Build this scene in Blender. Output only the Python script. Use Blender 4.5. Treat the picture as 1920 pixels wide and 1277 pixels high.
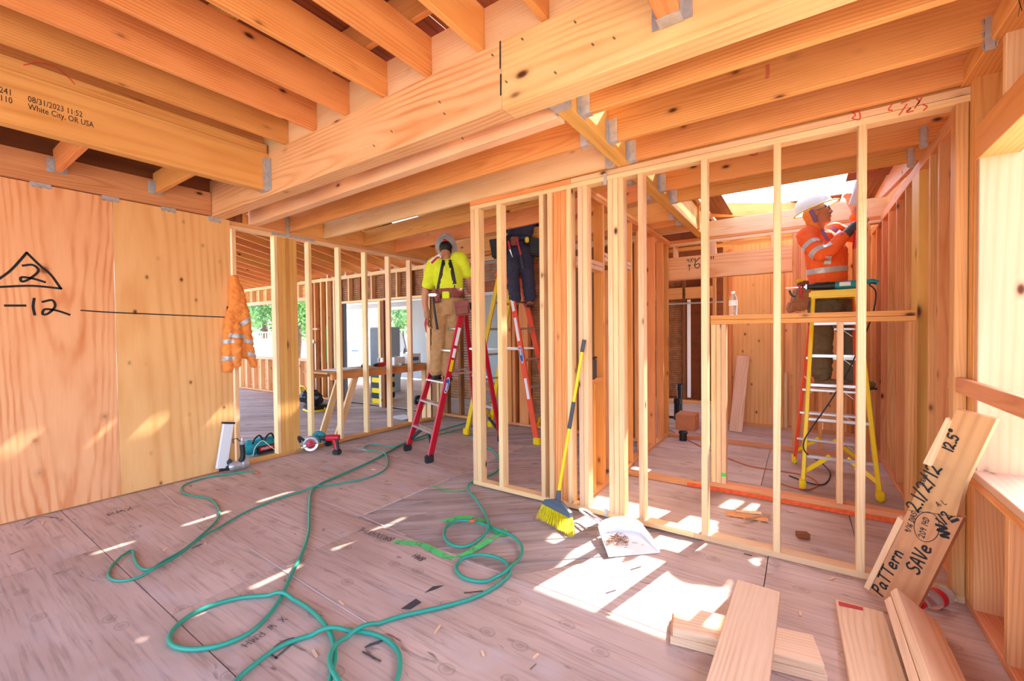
import bpy, bmesh, math, random
from mathutils import Vector, Matrix, Quaternion, noise
from mathutils.kdtree import KDTree
random.seed(7)
for o in list(bpy.data.objects): bpy.data.objects.remove(o)
S = bpy.context.scene
COL = S.collection
TMP = bpy.data.scenes.new('workbench')     # holds an object only while its modifiers are applied; removed at the end
R = math.radians
PI = math.pi

# ---------------------------------------------------------------- camera
FPX, YAW, PITCH, ROLL, EYE = 802.16, R(34.09), R(-1.071), R(-0.5985), 1.40
W_, H_ = 1920.0, 1277.0
_fw = Vector((-math.sin(YAW)*math.cos(PITCH), math.cos(YAW)*math.cos(PITCH), math.sin(PITCH)))
_r = Vector((math.cos(YAW), math.sin(YAW), 0)); _u = _r.cross(_fw)
CR = math.cos(ROLL)*_r + math.sin(ROLL)*_u
CU = -math.sin(ROLL)*_r + math.cos(ROLL)*_u
CF = _fw
camd = bpy.data.cameras.new('camera'); cam = bpy.data.objects.new('camera', camd); COL.objects.link(cam)
camd.sensor_width = 36; camd.lens = FPX/W_*36; camd.clip_start = .02; camd.clip_end = 400
mw = Matrix((CR, CU, -CF)).transposed().to_4x4(); mw.translation = Vector((0, 0, EYE)); cam.matrix_world = mw
S.camera = cam

# ---------------------------------------------------------------- light
SUN_DIR = Vector((-.62, -2.40, -2.60)).normalized()
wd = bpy.data.worlds.new('sky'); S.world = wd; wd.use_nodes = True
nt = wd.node_tree; nt.nodes.clear()
sk = nt.nodes.new('ShaderNodeTexSky'); sk.sky_type = 'NISHITA'; sk.sun_disc = False
sk.sun_elevation = math.asin(-SUN_DIR.z); sk.sun_rotation = math.atan2(-SUN_DIR.x, -SUN_DIR.y)
sk.air_density = 1.0; sk.dust_density = 2.5; sk.ozone_density = 1.0
bgn = nt.nodes.new('ShaderNodeBackground'); bgn.inputs['Strength'].default_value = .42
on = nt.nodes.new('ShaderNodeOutputWorld')
nt.links.new(sk.outputs[0], bgn.inputs[0]); nt.links.new(bgn.outputs[0], on.inputs[0])
sl = bpy.data.lights.new('sun', 'SUN'); sl.energy = 5.5; sl.angle = R(.6); sl.color = (1, .95, .86)
so = bpy.data.objects.new('sun', sl); COL.objects.link(so)
so.rotation_euler = SUN_DIR.to_track_quat('-Z', 'Y').to_euler(); so.location = (2, 9, 12)
S.view_settings.view_transform = 'Standard'; S.view_settings.look = 'None'
S.view_settings.exposure = 1.76; S.view_settings.gamma = 1; S.view_settings.use_curve_mapping = False

# ---------------------------------------------------------------- pixel helpers
def ray(x, y): return CF + CR*((x-960)/FPX) - CU*((y-638.5)/FPX)
def fl(x, y, z=0):
    d = ray(x, y); t = (z-EYE)/d.z; return Vector((d.x*t, d.y*t, z))
def onX(x, y, X):
    d = ray(x, y); t = X/d.x; return Vector((X, d.y*t, EYE+d.z*t))
def onY(x, y, Y):
    d = ray(x, y); t = Y/d.y; return Vector((d.x*t, Y, EYE+d.z*t))
def pd(x, y, D):
    d = ray(x, y); return Vector((d.x*D, d.y*D, EYE+d.z*D))

# ---------------------------------------------------------------- materials
def lin(h):
    h = h.lstrip('#'); c = [int(h[i:i+2], 16)/255 for i in (0, 2, 4)]
    return tuple((v/12.92 if v <= .04045 else ((v+.055)/1.055)**2.4) for v in c)+(1,)
MATS = {}
class NT:
    def __init__(s, name):
        s.m = bpy.data.materials.new(name); s.m.use_nodes = True; s.t = s.m.node_tree
        s.b = s.t.nodes['Principled BSDF']; MATS[name] = s.m
    def n(s, ty, **k):
        q = s.t.nodes.new('ShaderNode'+ty)
        for a, v in k.items():
            if a.startswith('i_'):
                q.inputs[a[2:].replace('_', ' ')].default_value = v
            else: setattr(q, a, v)
        return q
    def l(s, a, b): s.t.links.new(a, b)
    def math(s, op, a, b=None, clamp=False):
        q = s.n('Math', operation=op); q.use_clamp = clamp
        for i, v in enumerate((a, b)):
            if v is None: continue
            if isinstance(v, (int, float)): q.inputs[i].default_value = v
            else: s.l(v, q.inputs[i])
        return q.outputs[0]
    def mix(s, f, a, b, bt='MIX'):
        q = s.n('Mix', data_type='RGBA', blend_type=bt)
        for i, v in ((0, f), (6, a), (7, b)):
            if isinstance(v, (int, float, tuple)): q.inputs[i].default_value = v
            else: s.l(v, q.inputs[i])
        return q.outputs[2]
    def ramp(s, f, stops):
        q = s.n('ValToRGB'); e = q.color_ramp.elements
        while len(e) > len(stops): e.remove(e[-1])
        while len(e) < len(stops): e.new(.5)
        for x, (p, c) in zip(e, stops): x.position = p; x.color = c
        s.l(f, q.inputs[0]); return q.outputs[0]
def plain(name, hexc, rough=.5, metal=0, var=.0, scale=20, bump=0, **k):
    t = NT(name); c = lin(hexc); b = t.b
    b.inputs['Roughness'].default_value = rough; b.inputs['Metallic'].default_value = metal
    b.inputs['Base Color'].default_value = c
    if var or bump:
        tc = t.n('TexCoord'); nz = t.n('TexNoise'); nz.inputs['Scale'].default_value = scale; nz.inputs['Detail'].default_value = 4
        t.l(tc.outputs['Object'], nz.inputs['Vector'])
        if var:
            d = tuple(v*(1-var) for v in c[:3])+(1,); h = tuple(min(1, v*(1+var)) for v in c[:3])+(1,)
            t.l(t.ramp(nz.outputs['Fac'], [(.3, d), (.7, h)]), b.inputs['Base Color'])
        if bump:
            bp = t.n('Bump'); bp.inputs['Strength'].default_value = bump; bp.inputs['Distance'].default_value = .01
            t.l(nz.outputs['Fac'], bp.inputs['Height']); t.l(bp.outputs[0], b.inputs['Normal'])
    for a, v in k.items(): b.inputs[a.replace('_', ' ')].default_value = v
    return t.m
def wood(name, light, dark, knot='#5a2c12', period=.016, dist=7., stretch=.10, knots=1., contrast=.5, ksc=(3.5, 7, 7), kmin=.45, rvar=.10, rough=.62, dirt=0., pith=.10, dsc=.25):
    t = NT(name); b = t.b
    tc = t.n('TexCoord'); oi = t.n('ObjectInfo')
    off = t.n('VectorMath', operation='MULTIPLY'); off.inputs[1].default_value = (41.3, 17.7, 29.1)
    cx = t.n('CombineXYZ'); [t.l(oi.outputs['Random'], cx.inputs[i]) for i in range(3)]
    t.l(cx.outputs[0], off.inputs[0])
    ad = t.n('VectorMath', operation='ADD'); t.l(tc.outputs['Object'], ad.inputs[0]); t.l(off.outputs[0], ad.inputs[1])
    # growth rings about a pith that lies outside the board and tilts along it, so faces show arches and edges show lines
    sx = t.n('SeparateXYZ'); t.l(tc.outputs['Object'], sx.inputs[0])
    ra = oi.outputs['Random']; rb = t.math('FRACT', t.math('MULTIPLY', ra, 13.7)); rc = t.math('FRACT', t.math('MULTIPLY', ra, 29.3))
    xx = t.math('ADD', t.math('MULTIPLY', sx.outputs[0], stretch), t.math('MULTIPLY', ra, 9.))
    tilt = t.math('MULTIPLY', sx.outputs[0], t.math('MULTIPLY', t.math('SUBTRACT', rb, .5), .06))
    yy = t.math('ADD', t.math('ADD', sx.outputs[1], tilt), t.math('ADD', t.math('MULTIPLY', rc, pith*.6), pith*.25))
    zz = t.math('ADD', sx.outputs[2], t.math('MULTIPLY', t.math('SUBTRACT', rb, .5), pith*.8))
    cv = t.n('CombineXYZ'); t.l(xx, cv.inputs[0]); t.l(yy, cv.inputs[1]); t.l(zz, cv.inputs[2])
    wv = t.n('TexWave', wave_type='RINGS', rings_direction='X', wave_profile='SIN')
    wv.inputs['Scale'].default_value = .314/period; wv.inputs['Distortion'].default_value = dist
    wv.inputs['Detail'].default_value = 3; wv.inputs['Detail Scale'].default_value = dsc; wv.inputs['Detail Roughness'].default_value = .5
    t.l(cv.outputs[0], wv.inputs['Vector'])
    sc = cv
    nz = t.n('TexNoise'); nz.inputs['Scale'].default_value = 9; nz.inputs['Detail'].default_value = 5; t.l(sc.outputs[0], nz.inputs['Vector'])
    fb = t.n('VectorMath', operation='MULTIPLY'); fb.inputs[1].default_value = (4, 140, 140); t.l(ad.outputs[0], fb.inputs[0])
    fn = t.n('TexNoise'); fn.inputs['Scale'].default_value = 1; fn.inputs['Detail'].default_value = 2; t.l(fb.outputs[0], fn.inputs['Vector'])
    fade = t.n('TexNoise'); fade.inputs['Scale'].default_value = 2.3; fade.inputs['Detail'].default_value = 1; t.l(ad.outputs[0], fade.inputs['Vector'])
    wf = t.math('MULTIPLY', t.math('POWER', wv.outputs['Fac'], 2.2), t.math('MULTIPLY', t.math('SUBTRACT', fade.outputs['Fac'], .22), 1.9, True))
    f = t.math('ADD', t.math('MULTIPLY', wf, contrast), t.math('MULTIPLY', t.math('SUBTRACT', nz.outputs['Fac'], .42), .9), True)
    f = t.math('ADD', f, t.math('MULTIPLY', t.math('SUBTRACT', fn.outputs['Fac'], .5), .35), True)
    col = t.mix(f, lin(light), lin(dark))
    if knots:
        kv = t.n('VectorMath', operation='MULTIPLY'); kv.inputs[1].default_value = ksc; t.l(ad.outputs[0], kv.inputs[0])
        vo = t.n('TexVoronoi'); vo.inputs['Scale'].default_value = 1; t.l(kv.outputs[0], vo.inputs['Vector'])
        k = t.ramp(vo.outputs['Distance'], [(.05, (1, 1, 1, 1)), (.075, (.8, .8, .8, 1)), (.12, (.18, .18, .18, 1)), (.2, (0, 0, 0, 1))])
        sv = t.n('SeparateColor'); t.l(vo.outputs['Color'], sv.inputs[0])
        k = t.math('MULTIPLY', k, t.math('GREATER_THAN', sv.outputs[0], kmin))
        col = t.mix(t.math('MULTIPLY', k, knots), col, lin(knot))
    if dirt:
        dn = t.n('TexNoise'); dn.inputs['Scale'].default_value = 5; dn.inputs['Detail'].default_value = 6; t.l(ad.outputs[0], dn.inputs['Vector'])
        col = t.mix(t.math('MULTIPLY', t.ramp(dn.outputs['Fac'], [(.52, (0, 0, 0, 1)), (.68, (1, 1, 1, 1))]), dirt), col, lin('#5b4a42'))
    hs = t.n('HueSaturation'); t.l(col, hs.inputs['Color'])
    r2 = t.math('FRACT', t.math('MULTIPLY', oi.outputs['Random'], 7.13))
    t.l(t.math('ADD', t.math('MULTIPLY', oi.outputs['Random'], rvar*2), 1-rvar), hs.inputs['Value'])
    t.l(t.math('ADD', t.math('MULTIPLY', r2, .022), .487), hs.inputs['Hue'])
    t.l(hs.outputs[0], b.inputs['Base Color']); b.inputs['Roughness'].default_value = rough
    b.inputs['Specular IOR Level'].default_value = .25
    bp = t.n('Bump'); bp.inputs['Strength'].default_value = .12; bp.inputs['Distance'].default_value = .004
    t.l(f, bp.inputs['Height']); t.l(bp.outputs[0], b.inputs['Normal'])
    return t.m
wood('stud', '#f4cf9c', '#d8954f', period=.013, dist=11, contrast=0.42, stretch=0.16, dsc=0.22)
wood('joist', '#eda862', '#c66e28', period=0.016, dist=20, contrast=0.55, stretch=0.18, dsc=0.16)
wood('lvl', '#ecb465', '#c98636', period=.06, dist=14, contrast=0.5, ksc=(2, 4, 4), rvar=.04, pith=.3, stretch=0.2)
wood('beam', '#f5c98c', '#d58d43', period=.03, dist=13, contrast=0.7, ksc=(2.5, 5, 5), rvar=.03, pith=.3, stretch=0.2)
wood('fir', '#e6a56d', '#bb6a32', period=.014, dist=18, contrast=0.5, stretch=0.18, dsc=0.18)
wood('oldwood', '#9c6238', '#6d3a1c', knots=.5, rvar=.2, dirt=.4)
wood('plywood', '#f6bd84', '#da8746', knot='#9a5a2c', period=.022, dist=9, stretch=.22, contrast=0.75, ksc=(3.2, 3.8, 3.8), kmin=.3, rvar=.03, pith=.8, dsc=.35)
wood('plyknot', '#f6bf80', '#de9450', knot='#7a4218', period=.05, dist=7, stretch=.18, contrast=0.6, ksc=(5.2, 7.5, 7.5), kmin=.2, rvar=.04, pith=.8, dsc=.35)
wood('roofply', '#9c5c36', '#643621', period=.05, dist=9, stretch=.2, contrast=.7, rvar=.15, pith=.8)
wood('jamb', '#e8bd98', '#cf9770', period=.03, dist=5, contrast=0.3, rvar=.03, pith=.3)
wood('jambdark', '#dcae8c', '#c08c66', period=.03, dist=9, contrast=.35, rvar=.02, pith=.3)
wood('patwood', '#cf9a66', '#a76f40', period=.04, dist=12, contrast=.45, knots=.3, rvar=.03, dirt=.25, pith=.4)
wood('offcut', '#f0cda6', '#cc9668', period=.020, dist=20, contrast=0.5, rvar=.05, pith=.2, stretch=0.2, dsc=0.2)
def floormat(name, c1, c2, dust=.5, planky=False):
    t = NT(name); b = t.b
    tc = t.n('TexCoord'); oi = t.n('ObjectInfo')
    cx = t.n('CombineXYZ'); [t.l(t.math('MULTIPLY', oi.outputs['Random'], k), cx.inputs[i]) for i, k in enumerate((31., 53., 0.))]
    ad = t.n('VectorMath', operation='ADD'); t.l(tc.outputs['Object'], ad.inputs[0]); t.l(cx.outputs[0], ad.inputs[1])
    def nz(scale, det=5, vec=(1, 1, 1), dis=0.):
        m = t.n('VectorMath', operation='MULTIPLY'); m.inputs[1].default_value = vec; t.l(ad.outputs[0], m.inputs[0])
        q = t.n('TexNoise'); q.inputs['Scale'].default_value = scale; q.inputs['Detail'].default_value = det
        q.inputs['Distortion'].default_value = dis; t.l(m.outputs[0], q.inputs['Vector']); return q.outputs['Fac']
    def wf(a, lo, hi): return t.ramp(a, [(lo, (0, 0, 0, 1)), (hi, (1, 1, 1, 1))])
    g = nz(2.2, 6, (.35, 3.2, 3.2), .6)
    col = t.mix(wf(g, .3, .7), lin(c1), lin(c2))
    fine = nz(26, 3, (.12, 2.2, 1))
    col = t.mix(t.math('MULTIPLY', wf(fine, .5, .72), .35), col, lin('#5f4a45'))
    col = t.mix(t.math('MULTIPLY', wf(nz(1.3, 6), .45, .75), .4), col, lin('#8d6a55'))
    col = t.mix(t.math('MULTIPLY', wf(nz(3.1, 8, (.7, 1.4, 1)), .56, .74), dust), col, lin('#cfc4c6'))
    col = t.mix(t.math('MULTIPLY', wf(nz(7.5, 8, (.5, 1.8, 1), 1.), .66, .74), .7), col, lin('#473a3a'))
    kv = t.n('VectorMath', operation='MULTIPLY'); kv.inputs[1].default_value = (2.6, 3.8, 0); t.l(ad.outputs[0], kv.inputs[0])
    vo = t.n('TexVoronoi', voronoi_dimensions='2D'); vo.inputs['Scale'].default_value = 1; t.l(kv.outputs[0], vo.inputs['Vector'])
    k = t.ramp(vo.outputs['Distance'], [(.04, (.55, .55, .55, 1)), (.07, (.15, .15, .15, 1)), (.10, (.6, .6, .6, 1)), (.12, (0, 0, 0, 1))])
    col = t.mix(t.math('MULTIPLY', k, .5), col, lin('#6a4c40'))
    hs = t.n('HueSaturation'); t.l(col, hs.inputs['Color'])
    t.l(t.math('ADD', t.math('MULTIPLY', oi.outputs['Random'], .3 if planky else .12), .86 if planky else .95), hs.inputs['Value'])
    t.l(hs.outputs[0], b.inputs['Base Color']); b.inputs['Roughness'].default_value = .7; b.inputs['Specular IOR Level'].default_value = .25
    bp = t.n('Bump'); bp.inputs['Strength'].default_value = .25; bp.inputs['Distance'].default_value = .004
    t.l(g, bp.inputs['Height']); t.l(bp.outputs[0], b.inputs['Normal'])
floormat('floorply', '#d8beb0', '#c3a799')
floormat('floorplank', '#d6c4bb', '#ab968c', .7, True)
plain('galv', '#c3c7cb', .42, .6, .15, 30)
plain('pencil', '#5a4a48', .9)
plain('steel', '#c6c8cc', .25, 1)
plain('alu', '#d8dadd', .32, .85)
plain('black', '#1c1c1f', .5); plain('rubber', '#2a2a2e', .7); plain('darkgrey', '#45474c', .55)
plain('red', '#c8102a', .35); plain('ladred', '#c5162e', .35); plain('ladorange', '#f0512a', .38); plain('ladyellow', '#f5d000', .38)
plain('teal', '#0f8d97', .45); plain('tealfab', '#1598a8', .8, 0, .15, 60); plain('greenhose', '#2f9d83', .38)
plain('white', '#f2f2f0', .4); plain('paper', '#eeeeee', .8); plain('hatwhite', '#f6f6f4', .3)
plain('yellow', '#f4d100', .4); plain('bristle', '#f3e01a', .6, 0, .2, 80); plain('broomgrey', '#4a5666', .45)
plain('lime', '#dfee2c', .85, 0, .06, 12); plain('orangefab', '#ff6a2a', .85, 0, .06, 12); plain('jackfab', '#fd9645', .85, 0, .1, 14)
plain('tan', '#b58a5a', .85, 0, .12, 14); plain('brownpants', '#6b5a40', .85, 0, .12, 14); plain('navy', '#33344a', .85, 0, .15, 14)
plain('skin', '#c98660', .5); plain('reddab', '#d4744a', .9); plain('skin2', '#c98a66', .5); plain('leather', '#8a4436', .6, 0, .2, 30); plain('leather2', '#a8714f', .6, 0, .2, 30)
plain('reflect', '#c3c3c3', .35, .2); plain('boot', '#7a5b3e', .7, 0, .2, 40); plain('bootred', '#9a5a3c', .7, 0, .2, 40); plain('hair', '#17120f', .6)
plain('glove', '#b0855c', .8); plain('lips', '#9a5247', .5); plain('eyewhite', '#efece8', .3); plain('ink', '#1d1a1c', .8); plain('redink', '#d8472f', .8)
plain('orangepaint', '#f2612b', .8, 0, .2, 30); plain('greenpaint', '#4fd85a', .8); plain('blue', '#2a5fb4', .4); plain('bluetape', '#2f6fae', .6)
plain('greywall', '#bfc6cc', .8); plain('whitetrim', '#eef0f2', .5); plain('abs', '#17181b', .4); plain('cordorange', '#c9683a', .5)
plain('chalk', '#ded6d6', .9); plain('ground', '#b8aa98', .9, 0, .15, 2); plain('fence', '#e8d9c8', .7); plain('purple', '#8a6a9a', .85)
plain('bark', '#5d4a3a', .9, 0, .3, 8); plain('drywallblue', '#9fb4c8', .7); plain('lath', '#a5714c', .8, 0, .35, 9); plain('plaster', '#c9bfb4', .9, 0, .2, 10)
t = NT('leaf'); oi = t.n('TexCoord'); nz = t.n('TexNoise'); nz.inputs['Scale'].default_value = 1.7; t.l(oi.outputs['Object'], nz.inputs['Vector'])
t.l(t.ramp(nz.outputs['Fac'], [(.35, lin('#2f6a3f')), (.65, lin('#8fbf6a'))]), t.b.inputs['Base Color'])
t = NT('glass'); t.b.inputs['Roughness'].default_value = .02; t.b.inputs['Transmission Weight'].default_value = 1; t.b.inputs['IOR'].default_value = 1.1; t.b.inputs['Base Color'].default_value = (.95, .98, 1, 1)
t = NT('bottleclear'); t.b.inputs['Roughness'].default_value = .04; t.b.inputs['Transmission Weight'].default_value = .9; t.b.inputs['IOR'].default_value = 1.15; t.b.inputs['Base Color'].default_value = (.95, .97, 1, 1)
t = NT('spray')   # over-sprayed green marking paint, patchy at its edges
tc = t.n('TexCoord'); nz = t.n('TexNoise'); nz.inputs['Scale'].default_value = 14; nz.inputs['Detail'].default_value = 8; t.l(tc.outputs['Object'], nz.inputs['Vector'])
t.b.inputs['Base Color'].default_value = lin('#56e07a'); t.b.inputs['Roughness'].default_value = .8
t.l(t.ramp(nz.outputs['Fac'], [(.30, (0, 0, 0, 1)), (.5, (.9, .9, .9, 1))]), t.b.inputs['Alpha'])

# ---------------------------------------------------------------- object helpers
def link(o, parent=None):
    COL.objects.link(o)
    if parent is not None:
        o.parent = parent; o.matrix_parent_inverse = parent.matrix_basis.inverted()
    return o
def thing(name, label, cat, loc=(0, 0, 0), group=None, kind=None):
    o = bpy.data.objects.new(name, None); o.location = loc; o.empty_display_size = .1; link(o)
    o['label'] = label
    if cat: o['category'] = cat
    if group: o['group'] = group
    if kind: o['kind'] = kind
    return o
def struct(name, label):
    o = bpy.data.objects.new(name, None); o.empty_display_size = .1; link(o); o['label'] = label; o['kind'] = 'structure'; return o
def tag(o, label, cat, group=None):
    o['label'] = label; o['category'] = cat
    if group: o['group'] = group
    return o
def mobj(name, me, mat, parent=None, smooth=False):
    if mat is not None and not me.materials: me.materials.append(MATS[mat])
    if smooth:
        for p in me.polygons: p.use_smooth = True
    return link(bpy.data.objects.new(name, me), parent)
def bmobj(name, bm, mat, parent=None, smooth=False, angle=None):
    me = bpy.data.meshes.new(name); bm.normal_update(); bm.to_mesh(me); bm.free()
    o = mobj(name, me, mat, parent, smooth)
    if angle:
        for p in me.polygons: p.use_smooth = True
        me.set_sharp_from_angle(angle=R(angle))
    return o
_cache = {}
def boxmesh(l, w, d, bev, mat):
    key = (round(l, 4), round(w, 4), round(d, 4), bev, mat)
    if key in _cache: return _cache[key]
    x, y, z = l/2, w/2, d/2
    if not bev or min(l, w, d) < 3*bev:
        bm = bmesh.new(); bmesh.ops.create_cube(bm, size=1); bmesh.ops.scale(bm, vec=(l, w, d), verts=bm.verts)
    else:
        bm = bmesh.new(); bmesh.ops.create_cube(bm, size=1); bmesh.ops.scale(bm, vec=(l, w, d), verts=bm.verts)
        ed = [e for e in bm.edges if abs(e.verts[0].co.x-e.verts[1].co.x) > l*.5]
        bmesh.ops.bevel(bm, geom=ed, offset=bev, segments=1, affect='EDGES')
    me = bpy.data.meshes.new('box'); bm.normal_update(); bm.to_mesh(me); bm.free()
    me.materials.append(MATS[mat]); _cache[key] = me; return me
def member(name, parent, p0, p1, w, d, mat, up=(0, 0, 1), bev=.003):
    """rectangular bar from p0 to p1; d is its size along `up`, w the other way; grain runs along the bar"""
    p0, p1 = Vector(p0), Vector(p1); ax = p1-p0; l = ax.length; ax.normalize(); up = Vector(up)
    zz = (up-ax*up.dot(ax)); zz.normalize(); yy = zz.cross(ax)
    o = bpy.data.objects.new(name, boxmesh(l, w, d, bev, mat))
    m = Matrix((ax, yy, zz)).transposed().to_4x4(); m.translation = (p0+p1)/2
    o.matrix_basis = m
    return link(o, parent)
def bx(name, parent, x0, x1, y0, y1, z0, z1, mat, bev=.003, grain=None):
    dx, dy, dz = x1-x0, y1-y0, z1-z0; cx, cy, cz = (x0+x1)/2, (y0+y1)/2, (z0+z1)/2
    g = grain or max(((dx, 'x'), (dy, 'y'), (dz, 'z')))[1]
    if g == 'x': return member(name, parent, (x0, cy, cz), (x1, cy, cz), dy, dz, mat, (0, 0, 1), bev)
    if g == 'y': return member(name, parent, (cx, y0, cz), (cx, y1, cz), dx, dz, mat, (0, 0, 1), bev)
    return member(name, parent, (cx, cy, z0), (cx, cy, z1), dx, dy, mat, (0, 1, 0), bev)
def prism(name, parent, pts, z0, z1, mat):
    bm = bmesh.new(); n = len(pts)
    c = Vector((sum(p[0] for p in pts)/n, sum(p[1] for p in pts)/n, z0))
    a = [bm.verts.new((p[0]-c.x, p[1]-c.y, 0)) for p in pts]; b = [bm.verts.new((p[0]-c.x, p[1]-c.y, z1-z0)) for p in pts]
    bm.faces.new(b); bm.faces.new(a[::-1])
    for i in range(n): bm.faces.new((a[i], a[(i+1) % n], b[(i+1) % n], b[i]))
    bmesh.ops.recalc_face_normals(bm, faces=bm.faces)
    o = bmobj(name, bm, mat, None); COL.objects.unlink(o); o.location = c; return link(o, parent)
def add_tube(bm, pts, rad, n=10, cap=True, closed=False):
    pts = [Vector(p) for p in pts]; m = len(pts); rings = []
    rad = rad if isinstance(rad, (list, tuple)) else [rad]*m
    prev = None
    for i, p in enumerate(pts):
        a = pts[i-1] if i else (pts[-1] if closed else pts[0]); b = pts[i+1] if i < m-1 else (pts[0] if closed else pts[-1])
        tg = (b-a); tg = tg.normalized() if tg.length > 1e-9 else Vector((0, 0, 1))
        if prev is None:
            q = Vector((0, 0, 1)) if abs(tg.z) < .9 else Vector((1, 0, 0))
            u = tg.cross(q).normalized()
        else:
            u = (prev-tg*prev.dot(tg)); u = u.normalized() if u.length > 1e-6 else tg.orthogonal().normalized()
        prev = u; v = tg.cross(u)
        rings.append([bm.verts.new(p+(u*math.cos(2*PI*k/n)+v*math.sin(2*PI*k/n))*rad[i]) for k in range(n)])
    for i in range(m-1 if not closed else m):
        A, B = rings[i], rings[(i+1) % m]
        for k in range(n): bm.faces.new((A[k], A[(k+1) % n], B[(k+1) % n], B[k]))
    if cap and not closed:
        bm.faces.new(rings[0][::-1]); bm.faces.new(rings[-1])
def tube(name, parent, pts, rad, mat, n=10, smooth=True):
    bm = bmesh.new(); add_tube(bm, pts, rad, n); bmesh.ops.recalc_face_normals(bm, faces=bm.faces)
    return bmobj(name, bm, mat, parent, angle=50)
def smoothpath(pts, sub=6, closed=False):
    pts = [Vector(p) for p in pts]; out = []; n = len(pts)
    rng = range(n if closed else n-1)
    for i in rng:
        p0 = pts[(i-1) % n] if (i or closed) else pts[0]*2-pts[1]; p1 = pts[i]; p2 = pts[(i+1) % n]
        p3 = pts[(i+2) % n] if (closed or i+2 < n) else p2*2-p1
        for k in range(sub):
            t = k/sub; t2 = t*t; t3 = t2*t
            out.append(.5*((2*p1)+(-p0+p2)*t+(2*p0-5*p1+4*p2-p3)*t2+(-p0+3*p1-3*p2+p3)*t3))
    if not closed: out.append(pts[-1])
    return out
def add_box(bm, c, s, m=None):
    r = bmesh.ops.create_cube(bm, size=1); vs = r['verts']
    bmesh.ops.scale(bm, vec=s, verts=vs)
    if m is not None: bmesh.ops.transform(bm, matrix=m, verts=vs)
    bmesh.ops.translate(bm, vec=c, verts=vs); return vs
def rbox(name, parent, c, s, mat, rot=None, bev=.01, seg=2):
    bm = bmesh.new(); bmesh.ops.create_cube(bm, size=1); bmesh.ops.scale(bm, vec=s, verts=bm.verts)
    bmesh.ops.bevel(bm, geom=list(bm.edges), offset=min(bev, min(s)*.45), segments=seg, affect='EDGES')
    o = bmobj(name, bm, mat, None, angle=40); COL.objects.unlink(o)
    m = (rot if rot is not None else Matrix.Identity(3)).to_4x4(); m.translation = Vector(c); o.matrix_basis = m
    return link(o, parent)
def lathe(name, parent, prof, base, mat, axis=(0, 0, 1), n=24, angle=40, caps=True):
    bm = bmesh.new(); ax = Vector(axis).normalized(); u = ax.orthogonal().normalized(); v = ax.cross(u); base = Vector(base); rings = []
    for r, h in prof:
        rings.append([bm.verts.new(base+ax*h+(u*math.cos(2*PI*k/n)+v*math.sin(2*PI*k/n))*max(r, 1e-4)) for k in range(n)])
    for A, B in zip(rings, rings[1:]):
        for k in range(n): bm.faces.new((A[k], A[(k+1) % n], B[(k+1) % n], B[k]))
    (bm.faces.new(rings[0][::-1]), bm.faces.new(rings[-1])) if caps else None; bmesh.ops.recalc_face_normals(bm, faces=bm.faces)
    return bmobj(name, bm, mat, parent, angle=angle)
def sheet(name, parent, pts, mat, th=.004):
    """closed polygon in 3D given a thickness along its normal"""
    pts = [Vector(p) for p in pts]; nrm = (pts[1]-pts[0]).cross(pts[2]-pts[0]).normalized()*th
    bm = bmesh.new(); a = [bm.verts.new(p) for p in pts]; b = [bm.verts.new(p+nrm) for p in pts]; n = len(pts)
    bm.faces.new(a[::-1]); bm.faces.new(b)
    for i in range(n): bm.faces.new((a[i], a[(i+1) % n], b[(i+1) % n], b[i]))
    bmesh.ops.recalc_face_normals(bm, faces=bm.faces); return bmobj(name, bm, mat, parent)

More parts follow.
